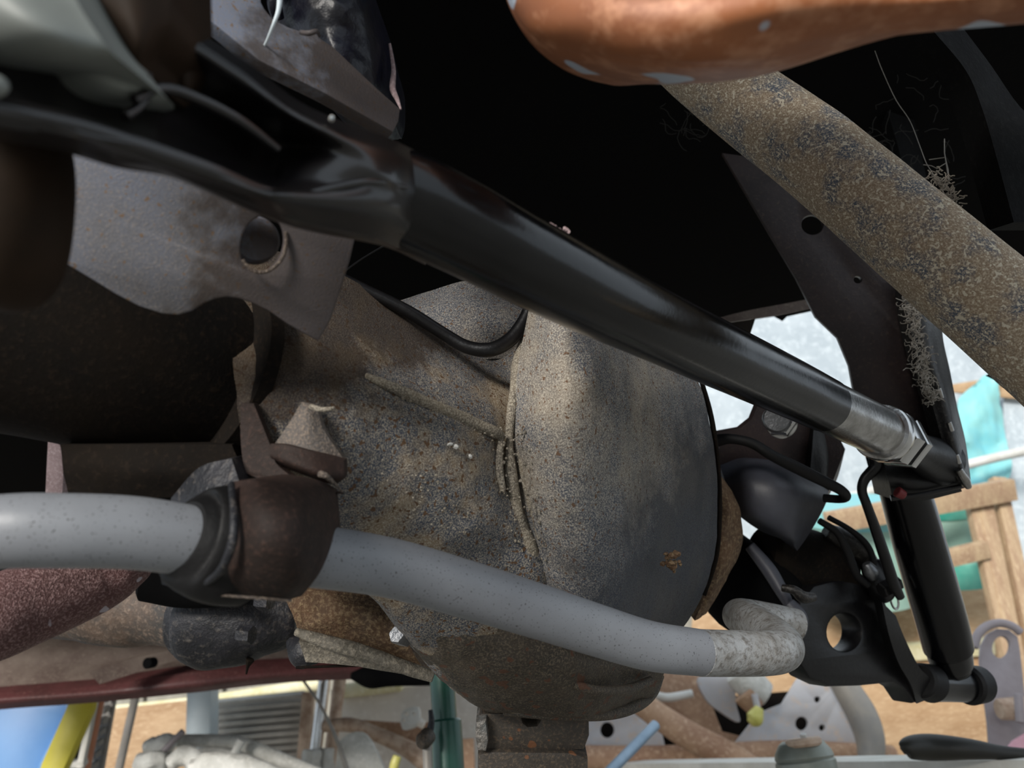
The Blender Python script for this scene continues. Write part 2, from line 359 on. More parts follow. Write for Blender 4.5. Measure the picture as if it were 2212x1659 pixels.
#==== GROUND AND YARD WALLS ====
def vplane(name, px0, px1, d, z0, z1, mat, thick=.04):
    pass
G0 = 0.0
_gv = [Vector((x,y,G0)) for x,y in ((-9,-6),(9,-6),(9,12),(-9,12))]
struct(link('floor', _gv+[v-Vector((0,0,.1)) for v in _gv], [(0,1,2,3),(7,6,5,4),(0,4,5,1),(1,5,6,2),(2,6,7,3),(3,7,4,0)], M['concrete'], smooth=False))
def yd(px, py, Y):                      # depth at which the ray through a pixel meets the upright plane y = Y
    return Y/ray(px,py).y
def vt(Y): return tuple((x,y,yd(x,y,Y)) for x,y in ((500,1500),(2000,1500),(1500,800)))
def yplate(name, outline, Y, mat, thick=.02, **k): return plate(name, outline, vt(Y), mat, thick, **k)
def ytube(name, pts, Y, mat, **k): return tube(name, [(x,y,yd(x,y,Y),r) for x,y,r in pts], mat, **k)
def ybar(name, x1,y1,x2,y2, Y, wpx, mat, **k): return bar(name, x1,y1,x2,y2, yd(x1,y1,Y), wpx, mat, d2=yd(x2,y2,Y), **k)

# back wall of the yard: boards and whitewashed sheets
WY = 5.0
wall = bpy.data.objects.new('wall_back', None); COL.objects.link(wall); wall.location = (0,WY,0); _W['wall_back'] = Vector((0,WY,0)); wall['kind'] = 'structure'
V, Fc = box_geo(Vector((0,WY+.09,1.9)), Vector((6,0,0)), Vector((0,.03,0)), Vector((0,0,1.9)))
link('backing', V, Fc, M['wall_dk'], wall, smooth=False)
for i in range(24):                     # upright boards
    x = -5.75+i*.5
    rbox('board', Vector((x, WY+.045-.006*(i%2), .95)), Vector((.235,0,0)), Vector((0,.014,0)), Vector((0,0,.95)), M['wall_dk'], wall, .004)
for i in range(10):                     # whitewashed sheets above
    x = -5.4+i*1.2
    rbox('sheet', Vector((x, WY+.03-.008*(i%2), 2.62)), Vector((.60,0,0)), Vector((0,.008,0)), Vector((0,0,1.22)), M['wallw'], wall, .003)

# aqua plastic sheet, cardboard, grey sheet, white pole
t = yplate('grey_sheet', [(2168,848),(2420,800),(2420,1500),(2230,1500),(2178,1060),(2168,930)], 4.86, M['wallw'], .012, smooth_pts=0,
       tag=('pale grey sheet leaning against the wall right of the aqua plastic', 'sheet'))
yplate('cardboard', [(2150,815),(2166,812),(2182,830),(2200,824),(2215,838),(2300,835),(2300,870),(2168,858),(2040,845),(2045,832)], 4.8, M['ply'], .012,
       tag=('torn brown cardboard edge above the grey sheet', 'cardboard'))
rows = [[(2103,832,0),(2128,812,0),(2154,802,0)],[(2072,862,0),(2118,858,0),(2162,852,0)],[(2070,905,0),(2125,910,0),(2166,905,0)],[(2082,955,0),(2130,960,0),(2178,955,0)],[(2090,1010,0),(2135,1015,0),(2185,1005,0)],[(2088,1070,0),(2130,1072,0),(2160,1070,0)]]
rows = [[(x,y,yd(x,y,4.7)+.03*math.sin(i*1.7+j*2.2)) for j,(x,y,_) in enumerate(r)] for i,r in enumerate(rows)]
surf('plastic_sheet', rows, M['aqua'], nu=20, nv=26, thick=.006, lump=.03, lumpf=9, tag=('crumpled aqua plastic sheet hanging in front of the wall', 'plastic sheet'))
ytube('pole', [(1750,1098,10),(2100,1001,10),(2260,965,10)], 4.5, M['white'], n=10, tag=('white painted horizontal pole across the aqua plastic sheet', 'pole'))

# wooden ladder/trestle with laths
lad = thing('wooden_ladder', 'old wooden ladder frame standing behind the shock absorber', 'ladder', P(2130,1500,3.6))
ybar('rung', 1790,1132,2196,1058, 3.6, 46, M['wood'], parent=lad, thick=.05)
ybar('rung', 2040,1212,2138,1188, 3.62, 36, M['wood'], parent=lad, thick=.05)
for x1,y1,x2,y2,wp in ((2103,1075,2182,1420,22),(2128,1075,2215,1500,34),(2160,1030,2262,1500,30)):
    ybar('stile', x1,y1,x2+ (x2-x1)*.6, y2+(y2-y1)*.6, 3.66, wp, M['wood'], parent=lad, thick=.05)
ybar('batten', 1955,1412,2150,1398, 4.39, 34, M['cream_wood'], thick=.05, tag=('cream timber batten behind the shock absorber, above the floor', 'batten'))
# bucket (pale body, teal lid and base)
b = thing('bucket', 'pale green plastic bucket with teal rim behind the ladder', 'bucket', P(2050,1250,4.0))
dd = yd(2050,1200,4.1)
tube('body', [(2050,1105,dd,52),(2062,1205,dd,60)], M['bucket'], b, n=6, seg=32, roundcap=False)
tube('rim', [(2046,1085,dd,58),(2050,1112,dd,56)], M['teal'], b, n=4, seg=32, roundcap=False)
tube('base', [(2062,1205,dd,66),(2068,1255,dd,70)], M['teal'], b, n=4, seg=32, roundcap=False)
b = thing('bucket', 'aqua plastic tub behind the thin brake rod', 'bucket', P(1850,1280,4.1)); dd = yd(1850,1200,4.1)
tube('body', [(1850,1120,dd,120),(1862,1290,dd,110)], M['bucket'], b, n=6, seg=36, roundcap=False)
tube('rim', [(1848,1085,dd,128),(1850,1125,dd,126)], M['aqua'], b, n=4, seg=36, roundcap=False)
# plywood panels
yplate('plywood_panel', [(1890,1262),(2300,1215),(2330,1900),(1880,1900),(1800,1500)], 4.45, M['ply'], .02, tag=('large tan plywood panel behind the lower end of the shock absorber', 'panel'))
yplate('plywood_panel', [(1500,1290),(1880,1262),(1900,1480),(1900,1900),(1450,1900)], 4.52, M['ply'], .02, tag=('tan plywood panel behind the black drilled backing plate', 'panel'))
# mauve bracket
mb = thing('lifting_bracket', 'mauve painted steel bracket with rounded top and round hole, right edge', 'bracket', P(2170,1750,2.2))
d0 = 2.2
yplate('plate', [(2118,1430),(2120,1395),(2133,1370),(2155,1358),(2180,1360),(2198,1375),(2203,1400),(2260,1900),(2160,1900),(2135,1560)], 2.2, M['mauve'], .012, parent=mb, holes=[ell(2163,1398,19,24,15)])
arc = [(2104,1398),(2112,1372),(2130,1354),(2158,1346),(2185,1352),(2204,1366)]
ytube('flange', [(x,y,9) for x,y in arc], 2.17, M['mauve'], parent=mb, n=20, seg=12)
ytube('boss', [(2160,1532,22),(2240,1530,26)], 2.14, M['copper_pipe'], parent=mb, n=6, seg=24)
ytube('stud', [(2200,1500,9),(2204,1560,9)], 2.08, M['mauve'], parent=mb, n=6, seg=12)
yplate('pink_rag', [(2190,1600),(2240,1570),(2260,1650),(2150,1650)], 2.1, M['pink'], .01, tag=('pink rag corner at the right edge', 'rag'))

# low white bench with the things lying on it
b = thing('workbench', 'low white bench top running along the bottom right', 'bench', P(1750,1900,1.9))
bt = [H(1290,1650,-.10), H(2420,1640,-.10)]; bt += [bt[1]+Vector((.05,.22,0)), bt[0]+Vector((.05,.22,0))]
V = bt+[v-Vector((0,0,.022)) for v in bt]
link('bench_top', V, [(0,1,2,3),(7,6,5,4),(0,4,5,1),(1,5,6,2),(2,6,7,3),(3,7,4,0)], M['white'], b, smooth=False)
zt = bt[0].z-.022
for k0, k1, f in ((0,3,.06),(1,2,.1)):
    mid = (bt[k0]+bt[k1])/2; oth = (bt[1-k0]+bt[5-k1])/2; c = mid.lerp(oth, f)
    rbox('leg', Vector((c.x,c.y,zt/2)), Vector((.022,0,0)), Vector((0,.022,0)), Vector((0,0,zt/2)), M['white'], b)
# can / air chamber
c = thing('canister', 'grey green domed canister with a small stem in front of the bench', 'canister', P(1745,1660,1.3)); d0 = yd(1745,1660,1.25)
ax = Vector((0,0,1))
cb = P(1745,1668,d0); zc = cb.z; disc('body', 1745,1668,d0, 64, M['can'], c, ax, .054, prof=[(-zc/.054,1),(.25,1),(.3,.94),(.36,.98),(.5,.93),(.7,.75),(.78,.6)], seg=40)
disc('cap', 1738,1613,d0, 38, M['copper_pipe'], c, ax, .0115, prof=[(0,.9),(.3,1),(.8,1),(1,.9)], seg=32)
tube('stem', [(1737,1600,d0,7),(1735,1586,d0,7)], M['white'], c, n=4, seg=14)
td = (H(2080,1646,-.10)-C0).dot(FW)
tube('spindle_tool', [(1950,1622,td,8),(1962,1616,td,22),(2010,1614,td,27),(2090,1618,td*.98,22),(2170,1626,td*.97,14),(2250,1632,td*.96,12)], M['darkwood'], n=30, seg=24,
     tag=('dark tapered tool handle lying on the bench at the right', 'tool'))
tube('metal_rod', [(1416,1566,1.7,11),(1300,1684,1.55,12)], M['blue_rod'], n=8, seg=20, tag=('blue grey metal rod leaning diagonally beside the drilled plate', 'rod'))

# rusty chassis with plates, behind the stand and the sway bar
ch = thing('chassis_frame', 'rusty vehicle chassis with pale drilled plates standing behind the bench', 'chassis', P(1500,1900,3.1))
Y = 3.1
yplate('side_plate', [(1640,1540),(1690,1520),(1720,1470),(1745,1440),(1845,1440),(1850,1625),(1560,1640)], Y, M['pale_frame'], .02, parent=ch, holes=[ell(1732,1563,14,15), ell(1766,1511,7,7), ell(1776,1572,7,7)])
yplate('cross_plate', [(1180,1500),(1400,1500),(1420,1540),(1440,1625),(1180,1630)], Y+.05, M['pale_frame'], .02, parent=ch, holes=[ell(1312,1577,15,17)])
yplate('shade_backing', [(1180,1540),(1850,1480),(1850,1630),(1180,1630)], Y+.22, M['housing_dark'], .02, parent=ch)  # dark sheet added so the plate holes read as shaded
ytube('spar', [(1360,1500,26),(1420,1545,27),(1490,1590,30),(1560,1625,30),(1640,1668,26)], Y-.12, M['rusty_frame'], parent=ch, n=24, seg=20)
ytube('lower_rail', [(1180,1635,24),(1450,1638,26),(1700,1625,24),(1930,1636,24)], Y-.02, M['rusty_frame'], parent=ch, n=20, seg=16)
yplate('web_plate', [(1400,1450),(1510,1450),(1560,1580),(1640,1600),(1640,1640),(1560,1640),(1430,1560)], Y+.1, M['rusty_frame'], .02, parent=ch)
yplate('gusset', [(1510,1462),(1580,1462),(1590,1520),(1598,1560),(1560,1540),(1525,1510)], Y-.02, M['pale_frame'], .03, parent=ch, smooth_pts=4)
ytube('flange_roll', [(1400,1496,9),(1440,1507,9),(1495,1498,8)], Y, M['white'], parent=ch, n=14, seg=14)
ytube('hub', [(1600,1450,38),(1625,1480,36),(1655,1500,26)], Y-.1, M['grey_iron'], parent=ch, n=10, seg=24)
ytube('hub_boss', [(1608,1500,26),(1632,1530,20)], Y-.12, M['rusty_frame'], parent=ch, n=8, seg=20)
ytube('plug', [(1640,1530,10),(1630,1552,18),(1622,1562,10)], Y-.2, M['bulb'], parent=ch, n=14, seg=20)
ytube('plug_stem', [(1630,1500,7),(1638,1538,7)], Y-.18, M['pale_frame'], parent=ch, n=4, seg=12)
ytube('arched_pipe', [(1800,1440,26),(1830,1490,29),(1862,1545,32),(1880,1600,30),(1880,1660,24)], Y-.15, M['grey_pipe'], n=30, seg=24, tag=('faded grey arched pipe curving down beside the drilled chassis plate', 'pipe'))

# things left of the green stand
yplate('dusty_sheet', [(715,1490),(990,1478),(1080,1478),(1150,1900),(700,1900)], 3.6, M['ply_pale'], .03, tag=('pale dusty panel behind the green stand post', 'panel'))
ytube('round_timber', [(728,1494,14),(800,1485,16),(866,1476,16)], 3.57, M['cream_wood'], n=10, seg=20, tag=('cream round timber end at the left of the green post', 'timber'))
s = thing('suspension_arm', 'rusty curved suspension arm with pale drilled end behind the green post', 'suspension arm', P(850,1800,2.9))
ytube('arm', [(700,1568,13),(760,1566,15),(810,1585,15),(870,1612,17),(930,1650,24),(980,1690,28)], 2.9, M['copper_pipe'], parent=s, n=30, seg=18)
yplate('web', [(750,1552),(850,1560),(930,1560),(960,1700),(880,1630),(810,1580)], 2.98, M['rusty_frame'], .02, parent=s)
yplate('end_plate', [(866,1545),(880,1530),(904,1528),(906,1560),(895,1572),(870,1576)], 2.88, M['white'], .02, parent=s, holes=[ell(878,1543,5,4), ell(895,1543,4,3), ell(872,1557,4,4)], smooth_pts=3)
ytube('bush', [(905,1560,9),(915,1566,9)], 2.85, M['ply_pale'], parent=s, n=4, seg=14)
yplate('bent_plate', [(735,1600),(770,1580),(800,1600),(840,1690),(860,1800),(720,1800),(728,1640)], 2.7, M['grey_iron'], .03, smooth_pts=3, tag=('pale bent iron plate under the rusty curved arm', 'metal plate'))
ytube('plug', [(858,1634,9),(852,1652,10),(848,1668,8)], 2.5, M['bulb'], n=8, seg=16, tag=('small cream plastic plug near the pale bent plate', 'plug'))
ybar('orange_strip', 1010,1595,1016,1760, 2.8, 26, M['rusty_frame'], thick=.03, tag=('rust orange upright strip between green post and stand saddle', 'strip'))
# boards and battens at left
ytube('timber_rail', [(200,1536,8),(420,1514,9),(690,1478,13)], 4.97, M['cream_wood'], n=14, seg=14, tag=('long cream timber rail along the grey boards at the left', 'timber'))
yplate('cardboard', [(236,1532),(412,1512),(418,1700),(250,1900),(190,1900)], 4.0, M['ply'], .015, tag=('tan cardboard panel behind the pale grey iron tubes', 'cardboard'))
ybar('pale_post', 430,1440,420,1905, 3.1, 54, M['paleblue'], thick=.08, tag=('pale blue square post left of the finned radiator', 'post'))
r = thing('radiator', 'grey finned radiator core standing behind the iron tubes', 'radiator', P(560,1800,3.3))
yplate('core', [(452,1512),(655,1492),(640,1790),(440,1810)], 3.36, M['fins'], .03, parent=r)
for i in range(17):
    y = 1522+i*15.5
    ybar('fin', 452-i*.6, y, 655-i*1.6, y-18+i*.35, 3.3, 7.5, M['fins'], parent=r, thick=.03, bevel=.001)
ybar('side_tank', 664,1495,640,1790, 3.26, 24, M['copper_pipe'], parent=r, thick=.05)
c = thing('chrome_tube', 'shiny galvanised upright tube between the radiator and brown pipe', 'tube', P(690,1800,2.9))
ytube('tube', [(704,1440,13),(690,1560,13),(672,1700,14)], 2.9, M['chrome'], parent=c, n=12, seg=20)
ytube('knuckle', [(674,1622,20),(670,1660,22),(668,1700,20)], 2.86, M['grey_iron'], parent=c, n=10, seg=16, wob=.3)
c = thing('brown_pipe', 'brown streaked upright pipe just right of the galvanised tube', 'pipe', P(715,1800,2.95))
ytube('tube', [(738,1440,14),(722,1560,13),(704,1700,14)], 2.98, M['copper_pipe'], parent=c, n=12, seg=20)
ytube('knuckle', [(706,1618,15),(703,1660,18),(700,1700,18)], 2.9, M['grey_iron'], parent=c, n=10, seg=16, wob=.3)
ytube('cable', [(655,1470,3),(690,1520,3),(720,1580,4),(742,1640,5),(760,1700,5)], 2.7, M['grey_pipe'], n=20, seg=8, tag=('thin grey cable drooping in front of the upright pipes', 'cable'))
g = thing('iron_tube_frame', 'pale grey iron tube linkage with knuckles at the bottom left', 'tube frame', P(500,1800,2.4))
ytube('tube', [(340,1600,11),(400,1600,13),(500,1602,13),(560,1622,15),(650,1662,17),(720,1690,17)], 2.4, M['grey_iron'], parent=g, n=30, seg=18)
ytube('tube', [(300,1640,13),(380,1636,13),(470,1628,13),(540,1648,12),(620,1690,12)], 2.36, M['grey_iron'], parent=g, n=24, seg=16)
ytube('brace', [(522,1600,10),(508,1625,9),(498,1650,10)], 2.34, M['grey_iron'], parent=g, n=10, seg=14)
ytube('knuckle', [(316,1614,15),(340,1610,18),(364,1604,17),(376,1600,13)], 2.32, M['grey_iron'], parent=g, n=12, seg=18, wob=.4)
ytube('knuckle', [(300,1655,22),(335,1648,25),(360,1640,16)], 2.28, M['grey_iron'], parent=g, n=12, seg=18, wob=.5)
ytube('knuckle', [(368,1650,16),(390,1635,20),(420,1640,22),(440,1660,18)], 2.26, M['grey_iron'], parent=g, n=12, seg=18, wob=.4)
ytube('knuckle', [(420,1672,30),(470,1655,30),(540,1668,28),(620,1690,24)], 2.2, M['grey_iron'], parent=g, n=16, seg=18, wob=.25)
ytube('strap', [(395,1580,7),(372,1603,7),(352,1625,8)], 2.3, M['mauve'], parent=g, n=8, seg=10)
# doors and trims leaning at far left
p = thing('blue_panel', 'blue painted door panel with yellow edge trim, bottom left corner', 'panel', P(60,1850,2.4))
yplate('skin', [(0-60,1500),(150,1500),(140,1545),(85,1650),(0,1900),(-200,1900),(-40,1700)], 2.4, M['blue'], .03, parent=p)
yplate('edge', [(146,1490),(152,1490),(146,1545),(90,1655),(30,1800),(0,1880),(84,1650),(139,1545)], 2.37, M['blue'], .03, parent=p)
yplate('yellow_trim', [(160,1440),(208,1440),(196,1530),(140,1655),(90,1760),(30,1860),(90,1650),(148,1520)], 2.3, M['yellow'], .03, tag=('yellow curved trim strip right of the blue panel', 'trim'), smooth_pts=0)
q = thing('framed_pane', 'dark green pane with white frame and salmon seal, far left', 'window', P(170,1800,2.5))
yplate('pane', [(208,1430),(230,1430),(176,1660),(120,1670),(160,1590),(196,1530)], 2.52, M['teal'] if 0 else M['darkwood'], .01, parent=q)
ybar('frame_upright', 219,1430,170,1660, 2.44, 13, M['white'], parent=q, thick=.03)
ybar('frame_sill', 90,1662,180,1652, 2.44, 12, M['white'], parent=q, thick=.03)
ybar('seal', 230,1430,181,1662, 2.46, 9, M['salmon'], parent=q, thick=.03)
rk = thing('toothed_rail', 'grey toothed metal rail beside the salmon seal', 'rail', P(215,1800,2.7))
ybar('rail', 250,1430,203,1690, 2.7, 24, M['grey_pipe'], parent=rk, thick=.02)
for i in range(11):
    f = i/10; x = 233-47*f*1.0+ (2); y = 1440+240*f
    ybar('tooth', x, y, x+10, y+1, 2.66, 12, M['grey_pipe'], parent=rk, thick=.03, bevel=.001)
ybar('grey_strut', 305,1440,250,1680, 2.9, 15, M['grey_pipe'], thick=.02, tag=('thin grey strut leaning over the tan cardboard panel', 'strut'))

#==== VEHICLE BODY: UNDERSIDE ====
ub = thing('vehicle_body', 'dark underside of the raised vehicle with dusty floor and maroon sill', 'vehicle body', P(900,900,1.9))
def hplate(name, outline, h, mat, thick, parent):
    a = [H(x,y,h) for x,y in outline]; bmv = a+[v+Vector((0,0,thick)) for v in a]; n = len(a)
    Fc = [tuple(range(n)), tuple(range(2*n-1,n-1,-1))]+[(i,(i+1)%n,n+(i+1)%n,n+i) for i in range(n)]
    bm = bmesh.new(); vs = [bm.verts.new(v) for v in bmv]
    for f in Fc: bm.faces.new([vs[i] for i in f])
    bmesh.ops.triangulate(bm, faces=bm.faces); bm.verts.index_update()
    V = [v.co.copy() for v in bm.verts]; F2 = [tuple(v.index for v in f.verts) for f in bm.faces]; bm.free()
    return link(name, V, F2, mat, parent, smooth=False)
_fp = link('unseen_overhang', *box_geo(Vector((-.35,-.08,CAMZ+.635)), Vector((.65,0,0)), Vector((0,.26,0)), Vector((0,0,.015))), M['under'], ub, smooth=False)  # unseen body slab, added and sized to block sky and sun light
hplate('floor_pan', [(-900,-900),(2330,-900),(2330,480),(2300,560),(2120,600),(2000,580),(1860,620),(1755,672),(1700,684),(1690,694),(1672,684),(1630,690),(1500,720),(1300,900),(1150,1250),(960,1330),(300,1330),(-900,1330)], .62, M['under'], .03, ub)
# dusty floor section further back and the sill below it (left, bottom)
rows = [[(-260,1340,2.0),(100,1352,2.05),(420,1375,2.1),(700,1385,2.2),(960,1395,2.3)],
        [(-260,1400,1.9),(100,1400,1.95),(420,1400,2.0),(700,1405,2.1),(960,1405,2.2)],
        [(-260,1450,1.85),(100,1440,1.9),(420,1432,1.96),(700,1425,2.05),(960,1420,2.15)],
        [(-260,1500,1.8),(100,1482,1.84),(420,1452,1.9),(700,1440,2.0),(960,1430,2.1)]]
surf('floor_section', rows, M['under_beige'], ub, nu=40, nv=24, thick=.05, lump=.02, lumpf=5)
rows = [[(-300,1512,1.78),(0,1496,1.8),(200,1482,1.82),(420,1452,1.86),(640,1438,1.95),(960,1424,2.05)],
        [(-300,1536,1.76),(0,1514,1.78),(200,1500,1.8),(420,1478,1.84),(640,1455,1.93),(960,1440,2.03)],
        [(-300,1566,1.78),(0,1533,1.8),(200,1518,1.82),(420,1496,1.86),(640,1473,1.95),(960,1462,2.05)]]
surf('sill', rows, M['sill_red'], ub, nu=40, nv=12, thick=.06)
surf('floor_crossmember', [[(190,1452,1.72),(300,1420,1.8),(420,1392,1.88)],[(215,1478,1.72),(330,1442,1.8),(440,1408,1.88)]], M['under_beige'], ub, nu=12, nv=8, thick=.03)
tube('drain_plug', [(318,1433,1.70,12),(332,1431,1.72,11)], M['under'], ub, n=4, seg=14)
tube('jacking_lump', [(760,1460,1.9,8),(800,1462,1.92,24),(850,1466,1.94,16),(960,1466,1.98,14)], M['under'], ub, n=16, seg=14)
# torn rusty edge at the wheel arch opening and dim inner ribs
surf('arch_lip', [[(1540,690,.98),(1610,672,1.0),(1700,655,1.02),(1775,640,1.05)],[(1545,700,.97),(1615,690,.99),(1695,678,1.01),(1780,660,1.04)]], M['under_beige'], ub, nu=20, nv=6, thick=.02, lump=.004)
surf('arch_tab', [[(1575,700,.96),(1632,688,.97)],[(1585,760,.96),(1618,730,.97)]], M['brown_blur'], ub, nu=6, nv=6, thick=.008)
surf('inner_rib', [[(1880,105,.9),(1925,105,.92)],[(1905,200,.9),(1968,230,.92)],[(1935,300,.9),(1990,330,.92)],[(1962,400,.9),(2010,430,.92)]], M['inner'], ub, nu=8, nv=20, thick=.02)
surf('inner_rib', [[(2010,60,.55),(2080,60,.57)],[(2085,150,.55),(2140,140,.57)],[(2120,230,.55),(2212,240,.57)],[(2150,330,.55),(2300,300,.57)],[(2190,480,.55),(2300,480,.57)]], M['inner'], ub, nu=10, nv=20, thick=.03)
#==== REAR AXLE ====
ax = thing('axle_housing', 'grimy cast rear axle housing with a domed differential cover in the centre', 'axle', P(1100,1200,.6))
# near axle tube
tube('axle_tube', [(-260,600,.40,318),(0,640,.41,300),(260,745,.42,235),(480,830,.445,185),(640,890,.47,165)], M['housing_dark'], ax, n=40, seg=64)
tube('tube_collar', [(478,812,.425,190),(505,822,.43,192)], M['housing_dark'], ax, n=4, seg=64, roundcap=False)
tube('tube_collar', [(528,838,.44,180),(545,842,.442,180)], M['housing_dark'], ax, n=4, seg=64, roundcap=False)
# flared centre
def dz(rows, k): return [[(x,y,d+k) for x,y,d in r] for r in rows]
A = [
 [(520,520,.42),(700,575,.44),(862,664,.475),(1000,748,.51),(1085,768,.53),(1150,690,.54)],
 [(500,700,.37),(680,720,.385),(860,800,.415),(1000,850,.445),(1090,880,.475),(1150,880,.50)],
 [(510,850,.345),(690,880,.355),(850,915,.385),(1000,960,.415),(1090,1000,.45),(1160,1000,.475)],
 [(540,1000,.355),(700,1020,.358),(850,1060,.385),(1000,1090,.412),(1110,1110,.445),(1200,1120,.475)],
 [(620,1130,.385),(730,1160,.39),(860,1190,.40),(1000,1210,.425),(1140,1220,.45),(1260,1250,.475)],
 [(720,1225,.42),(800,1260,.42),(900,1285,.43),(1040,1320,.45),(1200,1350,.47),(1420,1390,.54)],
 [(800,1285,.46),(870,1360,.45),(960,1400,.46),(1100,1420,.47),(1260,1430,.49),(1434,1450,.57)],
 [(862,1360,.49),(915,1425,.485),(1000,1470,.49),(1130,1485,.49),(1270,1490,.51),(1414,1498,.59)],
 [(925,1440,.52),(990,1500,.52),(1055,1532,.52),(1150,1542,.52),(1280,1545,.54),(1400,1508,.60)]]
surf('centre_casting', dz(A,.045), M['casting'], ax, nu=90, nv=110, thick=.13, lump=.003, lumpf=45, taper=.28)
# underside skirt, oily
S = [
 [(812,1292,.485),(900,1300,.47),(1040,1335,.475),(1200,1380,.49),(1428,1440,.57)],
 [(868,1362,.485),(960,1395,.475),(1100,1425,.48),(1260,1440,.50),(1434,1455,.585)],
 [(915,1425,.505),(1000,1468,.495),(1130,1485,.495),(1270,1492,.515),(1414,1500,.60)],
 [(950,1465,.53),(1020,1512,.52),(1130,1535,.52),(1270,1545,.54),(1402,1512,.61)],
 [(1000,1505,.56),(1060,1538,.54),(1150,1545,.54),(1275,1555,.56),(1385,1522,.62)]]
surf('underside', dz(S,.026), M['housing_low'], ax, nu=70, nv=50, thick=.10, lump=.004, lumpf=40, taper=.2)
tube('bottom_rim', [(1090,1538,.57,8),(1180,1545,.56,9),(1290,1545,.58,12),(1360,1530,.61,14),(1405,1500,.64,13),(1425,1460,.66,10)], M['housing_low'], ax, n=40, seg=14)
tube('casting_roll', [(1240,1478,.53,10),(1290,1492,.535,11),(1350,1490,.56,11),(1405,1470,.59,9)], M['housing_low'], ax, n=20, seg=12)
# domed cover
prof = [(500,1182,1212),(560,1166,1285),(640,1148,1368),(720,1132,1440),(820,1112,1506),(920,1098,1534),(1020,1096,1548),(1120,1112,1550),(1200,1136,1543),(1290,1172,1516),(1370,1218,1466),(1420,1268,1420)]
D = []
for i,(y,xl,xr) in enumerate(prof):
    v = i/(len(prof)-1); bv = math.sqrt(max(0,1-(2*v-1)**2)); row = []
    for j in range(7):
        u = j/6; x = xl+(xr-xl)*(1-math.cos(u*math.pi*.62))/(1-math.cos(.62*math.pi)) if 0 else xl+(xr-xl)*u
        dl = .545-.035*bv; dr = .70
        d = dl+(dr-dl)*u**2.6 - .055*bv*math.sin(min(1,u*1.35)*math.pi)
        row.append((x, y+ (18*math.sin(u*math.pi) if i<5 else 0), d))
    D.append(row)
surf('domed_cover', D, M['dome'], ax, nu=80, nv=110, thick=.09, lump=.0025, lumpf=40, taper=.35)
tube('cover_far_rim', [(1512,812,.71,5),(1536,900,.71,6),(1550,1000,.71,6),(1553,1100,.71,7),(1546,1200,.71,7),(1520,1285,.70,6)], M['housing_dark'], ax, n=30, seg=10)
# side casting beyond the dome (brown cheek)
surf('side_casting', [[(1530,1000,.74),(1560,1030,.75),(1580,1060,.77)],[(1535,1080,.74),(1575,1090,.74),(1600,1110,.77)],[(1535,1180,.74),(1570,1190,.74),(1603,1180,.77)],[(1520,1290,.74),(1548,1270,.74),(1575,1240,.77)],[(1500,1340,.74),(1515,1335,.75),(1530,1320,.77)]], M['arm'], ax, nu=16, nv=30, thick=.06, lump=.004, lumpf=60)
# weld seams
tube('weld_seam', [(x,y,d+.003,r*1.2) for x,y,d,r in [(1158,672,.535,9),(1138,730,.525,11),(1122,790,.515,12),(1108,860,.505,11),(1100,940,.497,9),(1104,1020,.49,9),(1118,1100,.49,10),(1140,1170,.495,11),(1162,1220,.50,9),(1190,1275,.51,7)]], M['seam'], ax, n=80, seg=12, wob=.5)
tube('weld_seam', [(x,y,d+.003,r*1.2) for x,y,d,r in [(1176,668,.53,5),(1150,740,.52,5),(1132,830,.508,5),(1122,920,.50,4),(1126,1010,.493,4),(1150,1110,.49,5),(1178,1190,.497,5),(1205,1255,.51,5)]], M['seam'], ax, n=80, seg=10, wob=.6)
tube('weld_seam', [(x,y,d+.003,r*1.2) for x,y,d,r in [(1082,950,.488,7),(1078,1010,.482,7),(1086,1060,.48,5)]], M['seam'], ax, n=30, seg=10, wob=.6)
tube('casting_ridge', [(x,y,d+.003,r*1.2) for x,y,d,r in [(790,812,.43,6),(850,838,.437,9),(920,870,.452,11),(1000,905,.47,12),(1060,930,.482,11),(1086,943,.49,8)]], M['seam'], ax, n=60, seg=14, wob=.35)
# specks and mud beads caked along the seams
pts = []
for k in range(220):
    t = random.random(); q = cr([(1105,930,.492),(1095,1010,.485),(1125,1110,.485),(1165,1220,.497)], 50)[int(t*49)]
    pts.append((P(q[0]+random.gauss(18,42), q[1]+random.gauss(0,8), q[2]-.003+abs(random.gauss(0,.001))), random.uniform(.0004,.0012)))
for k in range(60):
    q = cr([(860,850,.435),(960,893,.455),(1075,945,.482)], 40)[random.randrange(40)]
    pts.append((P(q[0]+random.gauss(0,8), q[1]+random.gauss(6,7), q[2]-.003), random.uniform(.0004,.0009)))
for k in range(90):
    x = random.uniform(800,1060); y = 960+ (x-800)*.35+random.uniform(0,130)
    pts.append((P(x,y,.405+(x-800)*.00026), random.uniform(.0004,.0008)))
blobs('mud_beads', pts, M['seam'], ax)
blobs('grit_beads', [(P(972,960,.448),.0016),(P(985,964,.45),.0016),(P(1016,986,.455),.0016)], M['white'], ax, kind=False)
# drain plug scab on the dome
blobs('rust_scab', [(P(1452+random.gauss(0,9), 1215+random.gauss(0,11), .557+random.uniform(0,.004)), random.uniform(.001,.003)) for _ in range(26)], M['arm'], ax)
# upper casting lobe behind the breather hose
surf('upper_lobe', [[(846,655,.62),(930,628,.61),(1018,606,.60),(1100,640,.60),(1190,680,.60)],
                    [(850,660,.60),(940,665,.58),(1020,668,.57),(1100,690,.57),(1180,720,.58)],
                    [(880,680,.58),(960,715,.56),(1030,735,.56),(1080,745,.57),(1150,760,.58)],
                    [(930,720,.57),(990,755,.56),(1040,775,.56),(1080,775,.57),(1120,790,.58)]], M['housing'], ax, nu=40, nv=24, thick=.08, lump=.002)
